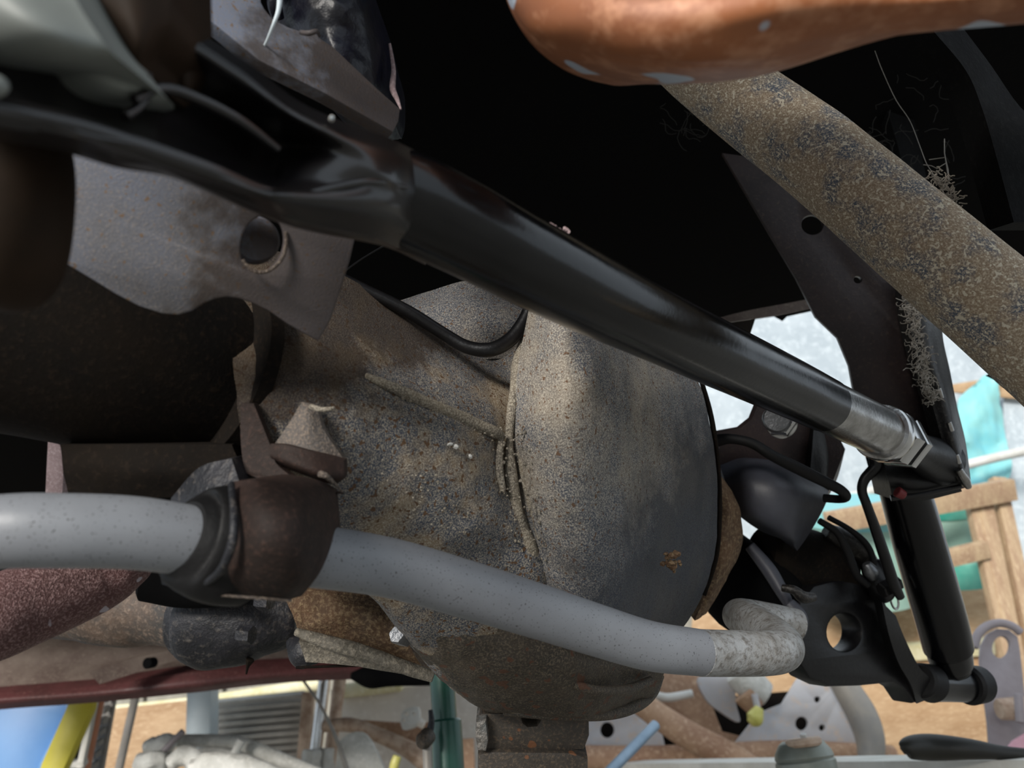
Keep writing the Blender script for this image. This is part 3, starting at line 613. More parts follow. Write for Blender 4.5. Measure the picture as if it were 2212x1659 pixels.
# small torn bracket on the casting
br = surf('hose_bracket', [[(652,868,.392),(668,872,.392),(684,878,.394)],[(625,915,.388),(665,915,.385),(700,930,.39)],[(592,962,.385),(660,975,.38),(742,992,.39)]], M['brack_dirty'], ax, nu=16, nv=16, thick=.006, lump=.0015)
surf('lip', [[(582,958,.382),(620,962,.376),(680,978,.376),(742,994,.384)],[(584,985,.378),(625,1000,.372),(690,1022,.372),(742,1030,.382)],[(600,1002,.382),(640,1020,.378),(700,1042,.378),(726,1046,.385)]], M['brown_clamp'], br, nu=20, nv=12, thick=.008, lump=.001)
tube('clip', [(672,878,.388,6),(690,884,.384,6),(712,884,.384,5),(722,880,.386,3)], M['seam'], br, n=14, seg=10)
surf('strap', [[(520,870,.385),(548,872,.383)],[(520,950,.382),(585,965,.38)],[(528,1010,.378),(600,1005,.376)],[(545,1028,.374),(660,1045,.374)],[(600,1046,.374),(740,1068,.38)]], M['brown_clamp'], ax, nu=14, nv=24, thick=.006)
tube('pin', [(692,1024,.372,8),(704,1028,.37,7),(722,1044,.374,4),(740,1062,.378,2)], M['brack_dirty'], ax, n=10, seg=10)
# bolt on the left shoulder of the skirt
hexbolt('flange_bolt', 876,1378,.52,20, M['bolt'], ax, (P(850,1372,.50)-P(885,1385,.52)), .014)

# sway bar mount brackets below the axle tube
surf('sway_bar_mount', [[(130,960,.385),(300,960,.385),(500,960,.39)],[(135,1010,.385),(300,1020,.38),(520,1020,.385)],[(150,1080,.39),(300,1075,.385),(480,1075,.385)]], M['housing_dark'], ax, nu=20, nv=14, thick=.05, lump=.002)
surf('mount_web', [[(370,1075,.385),(430,1010,.375),(500,990,.37)],[(360,1120,.385),(440,1070,.365),(520,1050,.36)]], M['black_greasy'], ax, nu=14, nv=10, thick=.03)
fplate('body_mount_strip', [(103,950),(122,952),(140,974),(134,1075),(97,1075)], .9, M['pink_grey'], .02, tag=('narrow pinkish grey upright strip below the axle tube at the left', 'metal strip'))
# breather hose over the casting
tube('breather_hose', [(735,600,.50,13),(800,632,.505,13),(880,672,.51,14),(960,722,.515,14),(1010,750,.515,15),(1060,755,.515,16),(1100,735,.52,16),(1128,700,.525,15),(1146,660,.53,14),(1152,620,.535,13)], M['black_satin'], n=70, seg=20,
     tag=('dusty black breather hose looping over the axle casting', 'hose'))
tube('brake_pipe', [(738,590,.56,2),(780,560,.57,2),(830,530,.58,2)], M['black_satin'], n=20, seg=8, tag=('thin dark pipe crossing the gap beneath the panhard rod', 'brake pipe'))

#==== SWAY BAR ====
sb = thing('sway_bar', 'thick grey painted sway bar curving across below the axle', 'sway bar', P(1100,1330,.42))
SBP = [(-260,1172,.30,76),(0,1148,.30,80),(140,1146,.305,80),(280,1150,.315,78),(390,1164,.325,75),(480,1178,.335,72),(600,1192,.35,69),(720,1206,.365,66),(850,1228,.385,63),(1000,1270,.405,61),(1150,1316,.425,58),(1280,1358,.445,55),(1400,1394,.462,52),(1500,1408,.478,49),(1520,1410,.482,48)]
tube('bar', SBP, M['grey_bar'], sb, n=120, seg=48)
tube('bar_end', [(1512,1410,.480,49),(1580,1411,.492,48),(1645,1411,.503,47),(1682,1408,.515,45),(1692,1398,.535,44),(1680,1382,.565,42),(1640,1352,.60,40),(1605,1334,.64,37),(1598,1330,.67,36),(1615,1330,.69,35),(1660,1338,.70,35),(1720,1350,.71,34)], M['grey_bar_worn'], sb, n=90, seg=40)
# bushing and clamp
bu = tube('sway_bar_bushing', [(402,1160,.325,88),(420,1166,.328,112),(455,1172,.332,124),(490,1176,.336,128),(530,1182,.342,124)], M['rubber'], n=30, seg=48, roundcap=True, tag=('black rubber bushing around the grey sway bar', 'bushing'))
bp = thing('bushing_clamp', 'brown steel saddle clamp wrapped around the sway bar bushing', 'clamp', P(600,1290,.34))
surf('saddle', [[(505,1040,.335),(560,1036,.325),(640,1052,.33),(690,1075,.345)],
                [(500,1100,.318),(570,1100,.305),(650,1110,.312),(695,1130,.335)],
                [(496,1170,.312),(570,1175,.300),(650,1185,.307),(697,1195,.332)],
                [(470,1235,.315),(560,1245,.308),(640,1255,.312),(680,1250,.335)],
                [(405,1278,.328),(500,1284,.322),(600,1298,.325),(652,1288,.342)]], M['brown_clamp'], bp, nu=40, nv=40, thick=.04, taper=.1)
surf('foot', [[(345,1240,.345),(420,1262,.33),(480,1262,.325)],[(350,1262,.345),(400,1276,.335),(480,1284,.33)]], M['black_greasy'], bp, nu=14, nv=8, thick=.03)
tube('rim', [(500,1045,.326,7),(506,1120,.308,9),(500,1180,.303,10),(470,1240,.308,9),(410,1276,.322,6)], M['black_greasy'], bp, n=30, seg=12)
tube('edge_bead', [(392,1279,.322,3),(480,1286,.318,3),(560,1292,.318,3),(630,1298,.324,3)], M['brack_dirty'], bp, n=20, seg=8)

#==== PANHARD ROD ====
pr = thing('panhard_rod', 'glossy black panhard rod running diagonally across the frame', 'suspension rod', P(1100,600,.42))
RP = [(560,330,.300,70),(640,362,.305,84),(740,394,.310,98),(860,428,.318,106),(980,482,.33,103),(1100,545,.35,97),(1250,622,.385,90),(1400,694,.43,80),(1550,765,.49,72),(1700,835,.565,64),(1780,874,.61,59)]
tube('bar', RP, M['black_gloss'], pr, n=90, seg=48, roundcap=True)
tube('threaded_sleeve', [(1776,872,.606,57),(1830,898,.64,56),(1905,934,.685,53)], M['steel'], pr, n=20, seg=48)
hexd = (P(1990,975,.76)-P(1905,934,.685)).normalized()
disc('jam_nut', 1900,932,.68,62, M['chrome'], pr, hexd, .016, seg=48, prof=[(0,.96),(.15,1),(.85,1),(1,.96)])
disc('hex_nut', 1918,942,.695,61, M['chrome'], pr, hexd, .022, seg=6, prof=[(0,.95),(.1,1),(.9,1),(1,.9)])
disc('hex_nut', 1944,955,.72,58, M['chrome'], pr, hexd, .012, seg=6, prof=[(0,.95),(.1,1),(.9,1),(1,.9)])
tube('rod_end', [(1955,960,.73,40),(1985,974,.755,38),(2030,998,.79,52)], M['black_satin'], pr, n=12, seg=32)
# flattened forged near end: channel with raised edges and a hollow
surf('forged_end', [[(-300,-130,.17),(0,0,.20),(200,30,.225),(360,40,.24),(520,125,.255),(640,215,.27),(740,262,.282),(850,302,.300),(960,360,.335)],
                    [(-300,-20,.165),(0,60,.195),(200,90,.22),(360,80,.232),(500,160,.244),(620,245,.254),(730,292,.266),(850,335,.288),(950,390,.325)],
                    [(-300,60,.165),(0,140,.195),(200,180,.222),(340,160,.242),(460,225,.262),(590,300,.285),(715,330,.270),(840,375,.281),(940,430,.318)],
                    [(-300,130,.16),(0,205,.19),(200,250,.213),(330,262,.230),(440,310,.250),(575,368,.276),(640,385,.262),(830,405,.281),(930,470,.316)],
                    [(-300,190,.155),(0,232,.182),(190,290,.200),(320,315,.213),(440,362,.228),(560,408,.243),(640,425,.252),(820,455,.283),(920,520,.320)],
                    [(-300,235,.165),(0,275,.194),(180,325,.21),(310,350,.224),(440,405,.240),(560,455,.255),(650,482,.268),(810,515,.298),(910,560,.335)]], M['forged'], pr, nu=90, nv=70, thick=.016)
tube('edge_flange', [(-300,190,.158,30),(0,240,.185,27),(150,270,.199,25),(300,318,.214,24),(450,370,.232,22),(560,414,.247,18),(640,424,.257,14),(720,405,.266,11),(800,392,.276,8),(880,405,.292,4)], M['forged'], pr, n=60, seg=24)
tube('cross_rib', [(318,158,.218,9),(322,195,.220,10),(300,230,.218,11),(270,250,.214,13)], M['forged'], pr, n=20, seg=14)
tube('cross_rib', [(290,215,.214,12),(350,190,.222,12),(430,215,.232,12),(520,262,.244,12),(600,322,.256,9)], M['forged'], pr, n=24, seg=14)
tube('grease_nipple', [(717,254,.262,5),(716,258,.267,6)], M['white'], pr, n=4, seg=16)
tube('grease_nipple_bore', [(717,254,.2612,3),(716.5,256,.263,3)], M['blue_rod'], pr, n=3, seg=12)
blobs('paint_flake', [(P(1188+6*k,486+4*k,.372),.0016) for k in range(4)]+[(P(1220+4*k,494+3*k,.374),.0012) for k in range(3)], M['pink_grey'], pr, kind=False)
#==== PANHARD MOUNT BRACKET (two cheeks) ====
mb2 = thing('panhard_bracket', 'grey primed two-cheek bracket holding the panhard rod at upper left', 'bracket', P(450,700,.36))
surf('front_cheek', [[(152,262,.33),(300,330,.335),(450,400,.345),(600,450,.355),(775,500,.37)],
                     [(142,370,.325),(280,420,.33),(420,440,.348),(560,490,.352),(765,540,.368)],
                     [(132,480,.325),(250,510,.325),(400,520,.333),(560,560,.35),(752,590,.366)]], M['brack'], mb2, nu=60, nv=40, thick=.008) if 0 else None
pl3 = ((140,280,.315),(760,520,.365),(380,680,.345))
ck = plate('front_cheek', [(152,262),(300,320),(450,380),(600,440),(768,512),(757,560),(742,610),(715,690),(688,738),(655,720),(620,700),(580,672),(545,655),(515,645),(490,642),(465,646),(440,656),(415,672),(385,681),(350,678),(300,662),(250,636),(195,602),(150,575),(124,560),(128,500),(134,430),(142,350)], pl3, M['brack'], .007, mb2, holes=[ell(566,527,46,62,14)], bevel=.0012)
tube('hole_lip', [(x,y,.3495+(x-566)*.00008,4) for x,y in ell(569,527,49,62,14,40)[36:]+ell(569,527,49,62,14,40)[:16]], M['brack_dirty'], ck, n=90, seg=10)
disc('bush_face', 548,522,.368,50, M['brack'], mb2, (-FW+RT*.5), .008)
disc('swage_dimple', 398,452,.3385,66, M['brack'], ck, ((P(760,520,.365)-P(140,280,.315)).cross(P(380,680,.345)-P(140,280,.315))).normalized()*(1 if ((P(760,520,.365)-P(140,280,.315)).cross(P(380,680,.345)-P(140,280,.315))).dot(FW)<0 else -1), .0016, prof=[(0,1.25),(.25,1.12),(.5,.95),(.75,.7),(.9,.45),(.97,.25),(1,.1)], seg=48)
surf('rusty_corner', [[(126,470,.3135),(150,440,.314),(190,470,.317)],[(124,520,.314),(160,520,.315),(215,560,.319)],[(126,560,.314),(175,585,.317),(230,620,.321)]], M['arm'], ck, nu=12, nv=12, thick=.002) if 0 else None
# far cheek, top
pl4 = ((440,0,.36),(860,250,.42),(600,60,.385))
plate('rear_cheek', [(405,-120),(570,-120),(565,5),(572,18),(592,42),(625,58),(650,66),(664,72),(672,66),(684,70),(690,80),(720,100),(760,138),(815,190),(866,235),(862,262),(850,285),(700,200),(560,130),(450,40)], pl4, M['brack'], .008, mb2, bevel=.0012)
tube('bent_tab', [(650,70,.378,5),(668,72,.374,6),(684,68,.376,5),(690,78,.382,3)], M['brack'], mb2, n=14, seg=10)
tube('white_weld_wire', [(606,-20,.37,7),(602,20,.368,5),(592,50,.367,4),(578,85,.372,3),(570,102,.376,3)], M['paleblue'], mb2, n=20, seg=10)
# navy bump cushion behind it
bc = thing('bump_cushion', 'large navy and black rubber cushion behind the grey bracket', 'rubber cushion', P(700,150,.46))
surf('cushion', [[(600,-120,.46),(720,-80,.44),(790,-40,.46),(805,-20,.48)],[(590,-20,.45),(700,-10,.43),(780,20,.44),(818,40,.48)],[(600,60,.45),(700,50,.43),(790,90,.445),(836,110,.48)],[(640,120,.45),(730,130,.43),(800,160,.45),(836,180,.48)],[(700,190,.45),(760,200,.44),(800,210,.46),(828,212,.48)]], M['navy'], bc, nu=40, nv=40, thick=.08, lump=.003, lumpf=60)
tube('cup_rim', [(842,95,.475,3),(850,150,.47,5),(848,190,.465,7),(858,215,.46,5),(866,236,.455,2)], M['pink_grey'], bc, n=20, seg=12)
tube('cushion_rib', [(600,-60,.44,14),(592,0,.435,16),(600,40,.44,14)], M['navy'], bc, n=14, seg=14)

# blurred near parts in the top left corner
nb = thing('exhaust_hanger', 'out of focus pale grey casting with brown boss in the top left corner', 'casting', P(120,200,.2))
surf('grey_casting', [[(-220,-160,.20),(-40,-140,.19),(120,-100,.195)],[(-220,-40,.19),(0,-20,.18),(170,10,.19)],[(-220,60,.19),(60,70,.18),(230,100,.19)],[(-220,130,.195),(80,130,.19),(268,142,.20)],[(-220,160,.21),(60,160,.21),(240,160,.21)]], M['pale_blur'], nb, nu=24, nv=24, thick=.03)
surf('brown_boss', [[(100,-160,.22),(260,-150,.215),(370,-120,.225)],[(170,-20,.215),(280,0,.21),(370,20,.22)],[(235,90,.215),(300,90,.21),(360,70,.22)],[(265,150,.22),(300,150,.215),(340,130,.225)]], M['brown_blur'], nb, nu=20, nv=20, thick=.03)
tube('grey_stub', [(-60,190,.18,36),(-10,185,.18,26),(5,185,.182,14)], M['pale_blur'], nb, n=10, seg=20)
tube('brown_reservoir', [(-20,230,.235,95),(20,330,.235,120),(28,480,.235,115),(20,590,.24,98),(10,640,.245,50)], M['brown_blur'], n=30, seg=36, tag=('out of focus dark brown rounded cylinder at the left edge', 'cylinder'))

#==== EXHAUST / PIPES ====
tube('muffler', [(1240,-700,.42,80),(1290,-420,.41,230),(1370,-300,.40,330),(1520,-330,.39,400),(1750,-430,.37,440),(2000,-530,.35,450),(2300,-660,.33,460)], M['rust_orange'], n=10, seg=12, tag=('x','x')) if 0 else None
surf('muffler', [[(1270, -60, 0.385), (1250, -300, 0.46), (1420, -300, 0.44), (1640, -320, 0.42), (1980, -380, 0.4), (2700, -440, 0.39), (2900, -260, 0.33)], [(1270, -60, 0.385), (1020, -260, 0.33), (1300, -300, 0.3), (1700, -320, 0.28), (2100, -330, 0.27), (2700, -340, 0.25), (2900, -260, 0.33)], [(1270, -60, 0.385), (1070, -90, 0.325), (1300, -100, 0.29), (1700, -120, 0.265), (2100, -140, 0.255), (2700, -160, 0.24), (2900, -260, 0.33)], [(1270, -60, 0.385), (1102, 10, 0.325), (1280, 10, 0.285), (1600, 0, 0.262), (2000, -30, 0.255), (2700, -90, 0.24), (2900, -260, 0.33)], [(1270, -60, 0.385), (1146, 80, 0.33), (1280, 80, 0.29), (1500, 80, 0.27), (1850, 30, 0.262), (2700, -60, 0.245), (2900, -260, 0.33)], [(1270, -60, 0.385), (1210, 130, 0.35), (1330, 138, 0.3), (1550, 135, 0.28), (1880, 72, 0.275), (2700, -25, 0.255), (2900, -260, 0.33)], [(1270, -60, 0.385), (1276, 149, 0.37), (1400, 173, 0.33), (1640, 156, 0.305), (1980, 58, 0.29), (2700, -110, 0.28), (2900, -260, 0.33)], [(1270, -60, 0.385), (1300, 140, 0.4), (1420, 150, 0.37), (1640, 130, 0.35), (1980, 30, 0.33), (2700, -130, 0.32), (2900, -260, 0.33)], [(1270, -60, 0.385), (1300, 0, 0.44), (1420, 0, 0.42), (1640, -20, 0.4), (1980, -80, 0.38), (2700, -240, 0.37), (2900, -260, 0.33)], [(1270, -60, 0.385), (1250, -300, 0.46), (1420, -300, 0.44), (1640, -320, 0.42), (1980, -380, 0.4), (2700, -440, 0.39), (2900, -260, 0.33)]], M['rust_orange'], nu=60, nv=80, thick=.004,
     tag=('large orange brown rusty muffler shell at the top edge', 'muffler'))
tube('exhaust_pipe', [(1180,-160,.70,50),(1400,50,.66,62),(1470,115,.64,72),(1600,215,.61,84),(1750,325,.58,92),(1900,450,.55,98),(2050,578,.52,104),(2200,706,.50,110),(2420,900,.47,116),(2900,1330,.42,124)], M['rust_pipe'], n=120, seg=64, wob=.012,
     tag=('rust speckled thick steel tube slanting down the right side', 'pipe'))
tube('heat_pipe', [(-300,1420,.40,90),(-60,1352,.42,92),(60,1306,.44,88),(150,1270,.455,82),(220,1246,.465,72),(270,1232,.47,55),(300,1226,.475,34),(312,1224,.48,14)], M['maroon'], n=60, seg=44, wob=.02, tag=('pitted maroon pipe with a rounded end under the sway bar', 'pipe'))

#==== PROPSHAFT AND ARM ====
ps = thing('propeller_shaft', 'oily propeller shaft joint with black greasy flange below the clamp', 'propeller shaft', P(400,1400,.8))
axs = (P(620,1345,.80)-P(200,1300,.86)).normalized()
tube('shaft_tube', [(120,1290,.90,84),(215,1302,.87,82)], M['shaft'], ps, n=8, seg=40)
tube('yoke', [(205,1300,.865,84),(230,1304,.86,86),(300,1312,.85,84),(345,1318,.84,72),(400,1322,.83,78),(430,1326,.825,84)], M['shaft'], ps, n=30, seg=36)
tube('flange', [(425,1328,.82,92),(445,1332,.815,95)], M['black_greasy'], ps, n=4, seg=40)
tube('companion_flange', [(450,1330,.80,104),(470,1334,.795,108),(520,1330,.79,100),(580,1326,.785,86),(650,1330,.78,60)], M['black_greasy'], ps, n=30, seg=40, wob=.06)
for x,y in ((500,1290),(545,1372),(585,1300)): hexbolt('flange_bolt', x, y, .71, 20, M['black_greasy'], ps, -axs, .014)
tube('ear', [(395,1370,.80,18),(410,1398,.79,20),(420,1408,.785,8)], M['housing_dark'], ps, n=10, seg=16)
tube('boss', [(625,1385,.74,10),(650,1402,.735,34),(672,1412,.73,34),(690,1424,.73,12)], M['black_greasy'], ps, n=16, seg=24, wob=.1)
tube('hanging_mud', [(540,1425,.76,10),(535,1440,.76,4),(532,1456,.76,2)], M['housing_dark'], ps, n=8, seg=8)
tube('dark_shroud', [(330,1240,.74,60),(400,1262,.74,50),(500,1270,.73,40)], M['under'], ps, n=10, seg=24)

ta = thing('trailing_arm', 'rust brown cast arm with a chalky ridge behind the sway bar', 'suspension arm', P(780,1440,.7))
surf('arm_body', [[(600,1240,.70),(720,1250,.70),(830,1290,.69)],[(620,1300,.68),(740,1310,.67),(860,1350,.66)],[(640,1350,.68),(760,1380,.67),(900,1420,.66)],[(650,1400,.70),(780,1410,.69),(930,1460,.67)]], M['arm'], ta, nu=30, nv=24, thick=.05, lump=.003, lumpf=60)
tube('ridge', [(640,1365,.665,10),(700,1385,.66,14),(780,1408,.655,15),(860,1436,.65,14),(935,1462,.65,12)], M['arm_grey'], ta, n=30, seg=14, wob=.2)
surf('lower_flange', [[(645,1385,.67),(760,1410,.665),(880,1452,.66)],[(660,1430,.675),(770,1440,.67),(900,1462,.665)]], M['arm_grey'], ta, nu=24, nv=10, thick=.03, lump=.002)
tube('lower_edge', [(640,1442,.68,3),(760,1438,.675,3),(850,1440,.67,3),(920,1466,.668,3)], M['housing_dark'], ta, n=20, seg=8)

#==== RIGHT SIDE: FRAME BRACKET, BUMP STOP, SHOCK ====
fb = thing('frame_bracket', 'dark brown chassis bracket hanging from the frame at the right, with slotted edge', 'bracket', P(1990,1060,.8))
pl5 = ((1600,350,.86),(2000,900,.82),(1800,700,.84))
plate('web', [(1560,330),(1700,350),(1830,470),(1960,620),(1985,700),(2010,800),(2040,905),(2060,980),(2085,1020),(2095,1052),(2020,1070),(1930,1076),(1915,1020),(1880,900),(1846,850),(1835,790),(1810,730),(1762,684),(1720,600),(1660,500)], pl5, M['frame_brown'], .012, fb, holes=[ell(1755,485,24,22), ell(1853,604,9,8)])
surf('edge_channel', [[(1950,590,.80),(1995,620,.80),(2040,640,.84)],[(1962,690,.79),(2005,700,.785),(2036,720,.83)],[(1985,780,.78),(2020,785,.775),(2052,800,.82)],[(2010,860,.775),(2045,865,.77),(2068,880,.81)],[(2032,940,.77),(2062,940,.765),(2085,950,.80)],[(2050,1000,.77),(2078,1010,.765),(2095,1020,.79)],[(2070,1040,.77),(2088,1050,.77),(2098,1056,.78)]], M['frame_edge'], fb, nu=16, nv=50, thick=.02)
for x,y,a in ((2030,850,10),(2052,922,9),(2068,992,9)): tube('slot', [(x-3,y-a,.765,6),(x+3,y+a,.765,6)], M['steel'], fb, n=4, seg=14)
tube('edge_weld', [(2072,1015,.762,8),(2084,1036,.762,10),(2092,1052,.765,7)], M['steel'], fb, n=8, seg=12)
surf('lower_box', [[(1905,985,.80),(1980,1000,.79),(2060,1010,.79)],[(1920,1040,.79),(1990,1048,.78),(2072,1042,.785)],[(1928,1078,.80),(1990,1082,.79),(2078,1062,.79)]], M['black_satin'], fb, nu=16, nv=12, thick=.04)
tube('box_lip', [(1925,1076,.785,7),(1990,1068,.778,5),(2075,1050,.776,5)], M['black_satin'], fb, n=12, seg=10)
tube('reflector', [(1938,1062,.775,12),(1952,1070,.775,10)], M['red'], fb, n=5, seg=16)
# far upper strip beside the gap
surf('upper_gusset', [[(2035,655,.86),(2060,640,.86)],[(2035,760,.86),(2044,800,.86)],[(2052,850,.86),(2062,880,.86)]], M['frame_edge'], fb, nu=6, nv=12, thick=.012) if 0 else None
fplate('body_edge', [(2150,700),(2184,760),(2187,796),(2160,811),(2178,820),(2196,836),(2232,852),(2400,900),(3000,960),(3000,560),(2400,560)], .95, M['under'], .03, tag=('black corner of the body behind the slanting rusty tube, right edge', 'body edge'))
# straw and web clump
lines = []
cl = [(1958,600),(1968,650),(1975,700),(1985,745),(1990,790),(2000,830),(2018,868)]
wd = [12,15,12,22,26,10,6]
for k in range(260):
    i = random.randrange(len(cl)-1); t = random.random()
    cx = cl[i][0]+(cl[i+1][0]-cl[i][0])*t; cy = cl[i][1]+(cl[i+1][1]-cl[i][1])*t; wv = wd[i]+(wd[i+1]-wd[i])*t
    x = cx+random.gauss(0,wv*.33); y = cy+random.gauss(0,8); d = .755+random.uniform(-.006,.006); ln = []; a = random.uniform(0,6.3)
    for s in range(9):
        ln.append(P(x,y,d)); a += random.gauss(.25,.8); x += math.cos(a)*4; y += math.sin(a)*4; d += random.gauss(0,.0015)
    lines.append(ln)
lw = threads('dry_web_clump', lines, .0004, M['lichen'], None); lw['label'] = 'tangled grey cobweb clump hanging on the dark frame bracket'; lw['category'] = 'cobweb'
lines = [[P(*q) for q in cr([(1890,110,.75),(1905,150,.74),(1935,215,.73),(1965,260,.72),(1985,310,.70),(2000,350,.68),(2012,370,.66),(2030,400,.62),(2050,440,.58)], 40)]]
lines += [[P(2007,345,.68),P(2042,340,.67),P(2048,365,.66),P(2050,395,.65)],[P(2040,300,.68),P(2040,330,.67),P(2050,392,.65)],[P(1995,356,.68),P(2012,358,.67),P(2024,364,.66),P(2044,352,.66)]]
lw = threads('cobweb_strand', lines, .00045, M['lichen'], None); lw['label'] = 'long dusty cobweb strand running down to the rusty tube'; lw['category'] = 'cobweb'
lines = []
for k in range(90):
    t = random.random(); x = 2015+55*t+random.gauss(0,9)*(1-t*.5); y = 370+70*t+random.gauss(0,9)*(1-t*.5); d = .585+random.uniform(-.01,.01); ln = []; a = random.uniform(0,6.3)
    for s in range(5):
        ln.append(P(x,y,d)); a += random.gauss(0,.9); x += math.cos(a)*4.5; y += math.sin(a)*4.5
    lines.append(ln)
lw = threads('cobweb_tuft', lines, .0005, M['lichen'], None); lw['label'] = 'pale cobweb tuft sitting on top of the rusty tube'; lw['category'] = 'cobweb'
lines = []
for k in range(60):
    x = random.choice([random.uniform(1460,1530),random.uniform(1880,1960),random.uniform(1960,2150)]); y = random.uniform(170,290) if x < 1600 else random.uniform(120,420)
    ln = []; a = random.uniform(0,6.3); d = .85
    for s in range(7):
        ln.append(P(x,y,d)); a += random.gauss(0,.5); x += math.cos(a)*9; y += math.sin(a)*9
    lines.append(ln)
lw = threads('faint_cobwebs', lines, .0004, M['web_dim'], None); lw['label'] = 'faint scattered cobwebs in the dark recess above the rusty tube'; lw['category'] = 'cobweb'

bs = thing('bump_stop_mount', 'dark bolted bump stop bracket with charcoal stopper below the chrome rod end', 'bump stop', P(1680,1180,.85))
pl6 = ((1560,1000,.84),(1820,960,.86),(1650,880,.84))
plate('bracket_plate', [(1545,935),(1600,925),(1625,905),(1640,868),(1700,870),(1780,900),(1808,930),(1826,972),(1800,1040),(1785,1075),(1740,1040),(1660,1010),(1550,1005)], pl6, M['frame_brown'], .01, bs)
surf('bracket_side', [[(1760,895,.845),(1800,925,.87),(1826,970,.90)],[(1755,960,.84),(1790,1000,.86),(1810,1030,.90)],[(1750,1020,.84),(1780,1060,.86),(1790,1072,.89)]], M['black_satin'], bs, nu=14, nv=12, thick=.02)
surf('stopper', [[(1555,1005,.84),(1620,990,.82),(1700,1005,.815),(1790,1060,.84)],
                 [(1570,1050,.81),(1630,1040,.785),(1710,1050,.78),(1785,1085,.82)],
                 [(1590,1105,.81),(1640,1110,.78),(1710,1110,.775),(1765,1125,.82)],
                 [(1640,1145,.82),(1680,1155,.79),(1715,1160,.785),(1740,1165,.82)],
                 [(1690,1165,.83),(1702,1172,.81),(1715,1180,.80),(1722,1190,.82)]], M['helmet'], bs, nu=40, nv=40, thick=.07, taper=.1)
disc('washer', 1686,912,.80,34, M['chrome'], bs, (-FW+UP*-.2), .006, seg=36)
hexbolt('bolt_head', 1686,912,.797,34, M['chrome'], bs, (-FW-RT*.45+UP*.2), .014)
disc('bolt_cap', 1676,906,.786,29, M['bolt'], bs, (-FW-RT*.25+UP*.12), .012, seg=36)
tube('brake_hose', [(1545,952,.77,14),(1580,948,.765,11),(1625,958,.76,11),(1670,985,.755,12),(1730,1015,.755,13),(1780,1040,.76,12),(1815,1058,.765,11),(1828,1072,.775,10),(1815,1078,.79,9),(1780,1076,.80,9)], M['rubber'], n=70, seg=18, tag=('ribbed black brake hose looping over the bump stop', 'hose'))
tube('pipe_union', [(1536,962,.765,9),(1548,970,.76,8)], M['chrome'], n=6, seg=12, tag=('small bright pipe union beside the domed cover', 'fitting'))

sh = thing('shock_absorber', 'black telescopic shock absorber standing at the right with lower eye mount', 'shock absorber', P(2070,1500,.9))
tube('dust_tube', [(1948,1040,.84,50),(1968,1110,.85,52),(1990,1190,.86,53),(2030,1330,.88,52),(2048,1400,.89,50)], M['black_gloss'], sh, n=30, seg=48)
tube('body', [(2046,1395,.89,46),(2056,1435,.90,42),(2062,1455,.90,34)], M['black_gloss'], sh, n=12, seg=40)
tube('eye', [(2008,1478,.88,36),(2050,1480,.90,34),(2100,1480,.92,36)], M['black_gloss'], sh, n=12, seg=36)
tube('eye_bushing', [(2092,1480,.91,41),(2116,1478,.92,38)], M['rubber'], sh, n=6, seg=32)
hexbolt('eye_bolt', 2112,1478,.92,20, M['black_satin'], sh, RT, .014)
tube('eye_bushing', [(1990,1470,.87,36),(2010,1476,.88,40)], M['rubber'], sh, n=6, seg=32)

tube('brake_rod', [(1893,988,.80,16),(1890,1010,.80,13),(1868,1035,.80,11),(1862,1060,.80,10),(1872,1090,.80,10),(1890,1140,.805,11),(1912,1205,.81,12),(1930,1260,.815,12),(1945,1290,.82,9)], M['black_satin'], n=60, seg=18, tag=('thin bent dark metal rod left of the shock absorber', 'rod'))

# backing plate with hole and hub parts
bk = thing('brake_backing', 'black backing plate with a round hole behind the sway bar end', 'backing plate', P(1840,1480,.8))
pl7 = ((1720,1400,.80),(1920,1400,.86),(1840,1500,.82))
plate('plate', [(1730,1300),(1760,1265),(1820,1250),(1880,1255),(1910,1290),(1930,1340),(1950,1400),(1975,1445),(1995,1475),(1998,1515),(1975,1520),(1955,1490),(1930,1475),(1860,1482),(1790,1484),(1750,1465),(1728,1430),(1722,1380)], pl7, M['black_satin'], .03, bk, holes=[ell(1826,1366,37,41)], bevel=.004)
surf('arm', [[(1905,1300,.83),(1935,1330,.84)],[(1920,1370,.83),(1955,1380,.84)],[(1940,1430,.84),(1985,1440,.85)],[(1968,1480,.85),(2010,1470,.86)],[(1980,1520,.86),(2002,1512,.87)]], M['black_satin'], bk, nu=10, nv=30, thick=.02)
tube('axle_end', [(1650,1200,.88,70),(1740,1225,.89,82),(1800,1250,.90,76)], M['housing_dark'], bk, n=14, seg=36)
tube('link_clamp', [(1702,1305,.735,16),(1722,1330,.73,20),(1724,1355,.73,20),(1712,1385,.735,14)], M['helmet'], bk, n=20, seg=20)
tube('stay', [(1620,1180,.80,12),(1660,1230,.79,16),(1690,1280,.775,14),(1706,1310,.76,10)], M['helmet'], bk, n=20, seg=14)
tube('clip', [(1690,1270,.745,8),(1715,1275,.74,10),(1735,1290,.74,13),(1758,1290,.745,9)], M['frame_edge'], bk, n=20, seg=14)
tube('spring_eye', [(1785,1150,.88,20),(1815,1165,.88,26),(1850,1185,.88,26),(1880,1215,.88,18)], M['frame_edge'], bk, n=20, seg=18)
tube('caliper', [(1880,1215,.87,22),(1890,1240,.865,26),(1905,1275,.86,28),(1915,1290,.86,20)], M['black_satin'], bk, n=20, seg=20)
tube('knob', [(1872,1218,.84,10),(1882,1236,.84,16),(1888,1250,.84,10)], M['bolt'], bk, n=10, seg=14)
tube('bearing_block', [(1905,1275,.83,18),(1938,1258,.835,18)], M['black_satin'], bk, n=6, seg=6)
tube('cable', [(1770,1125,.84,7),(1808,1150,.84,8),(1830,1190,.84,9),(1850,1240,.84,9),(1875,1265,.84,7)], M['rubber'], bk, n=30, seg=12)
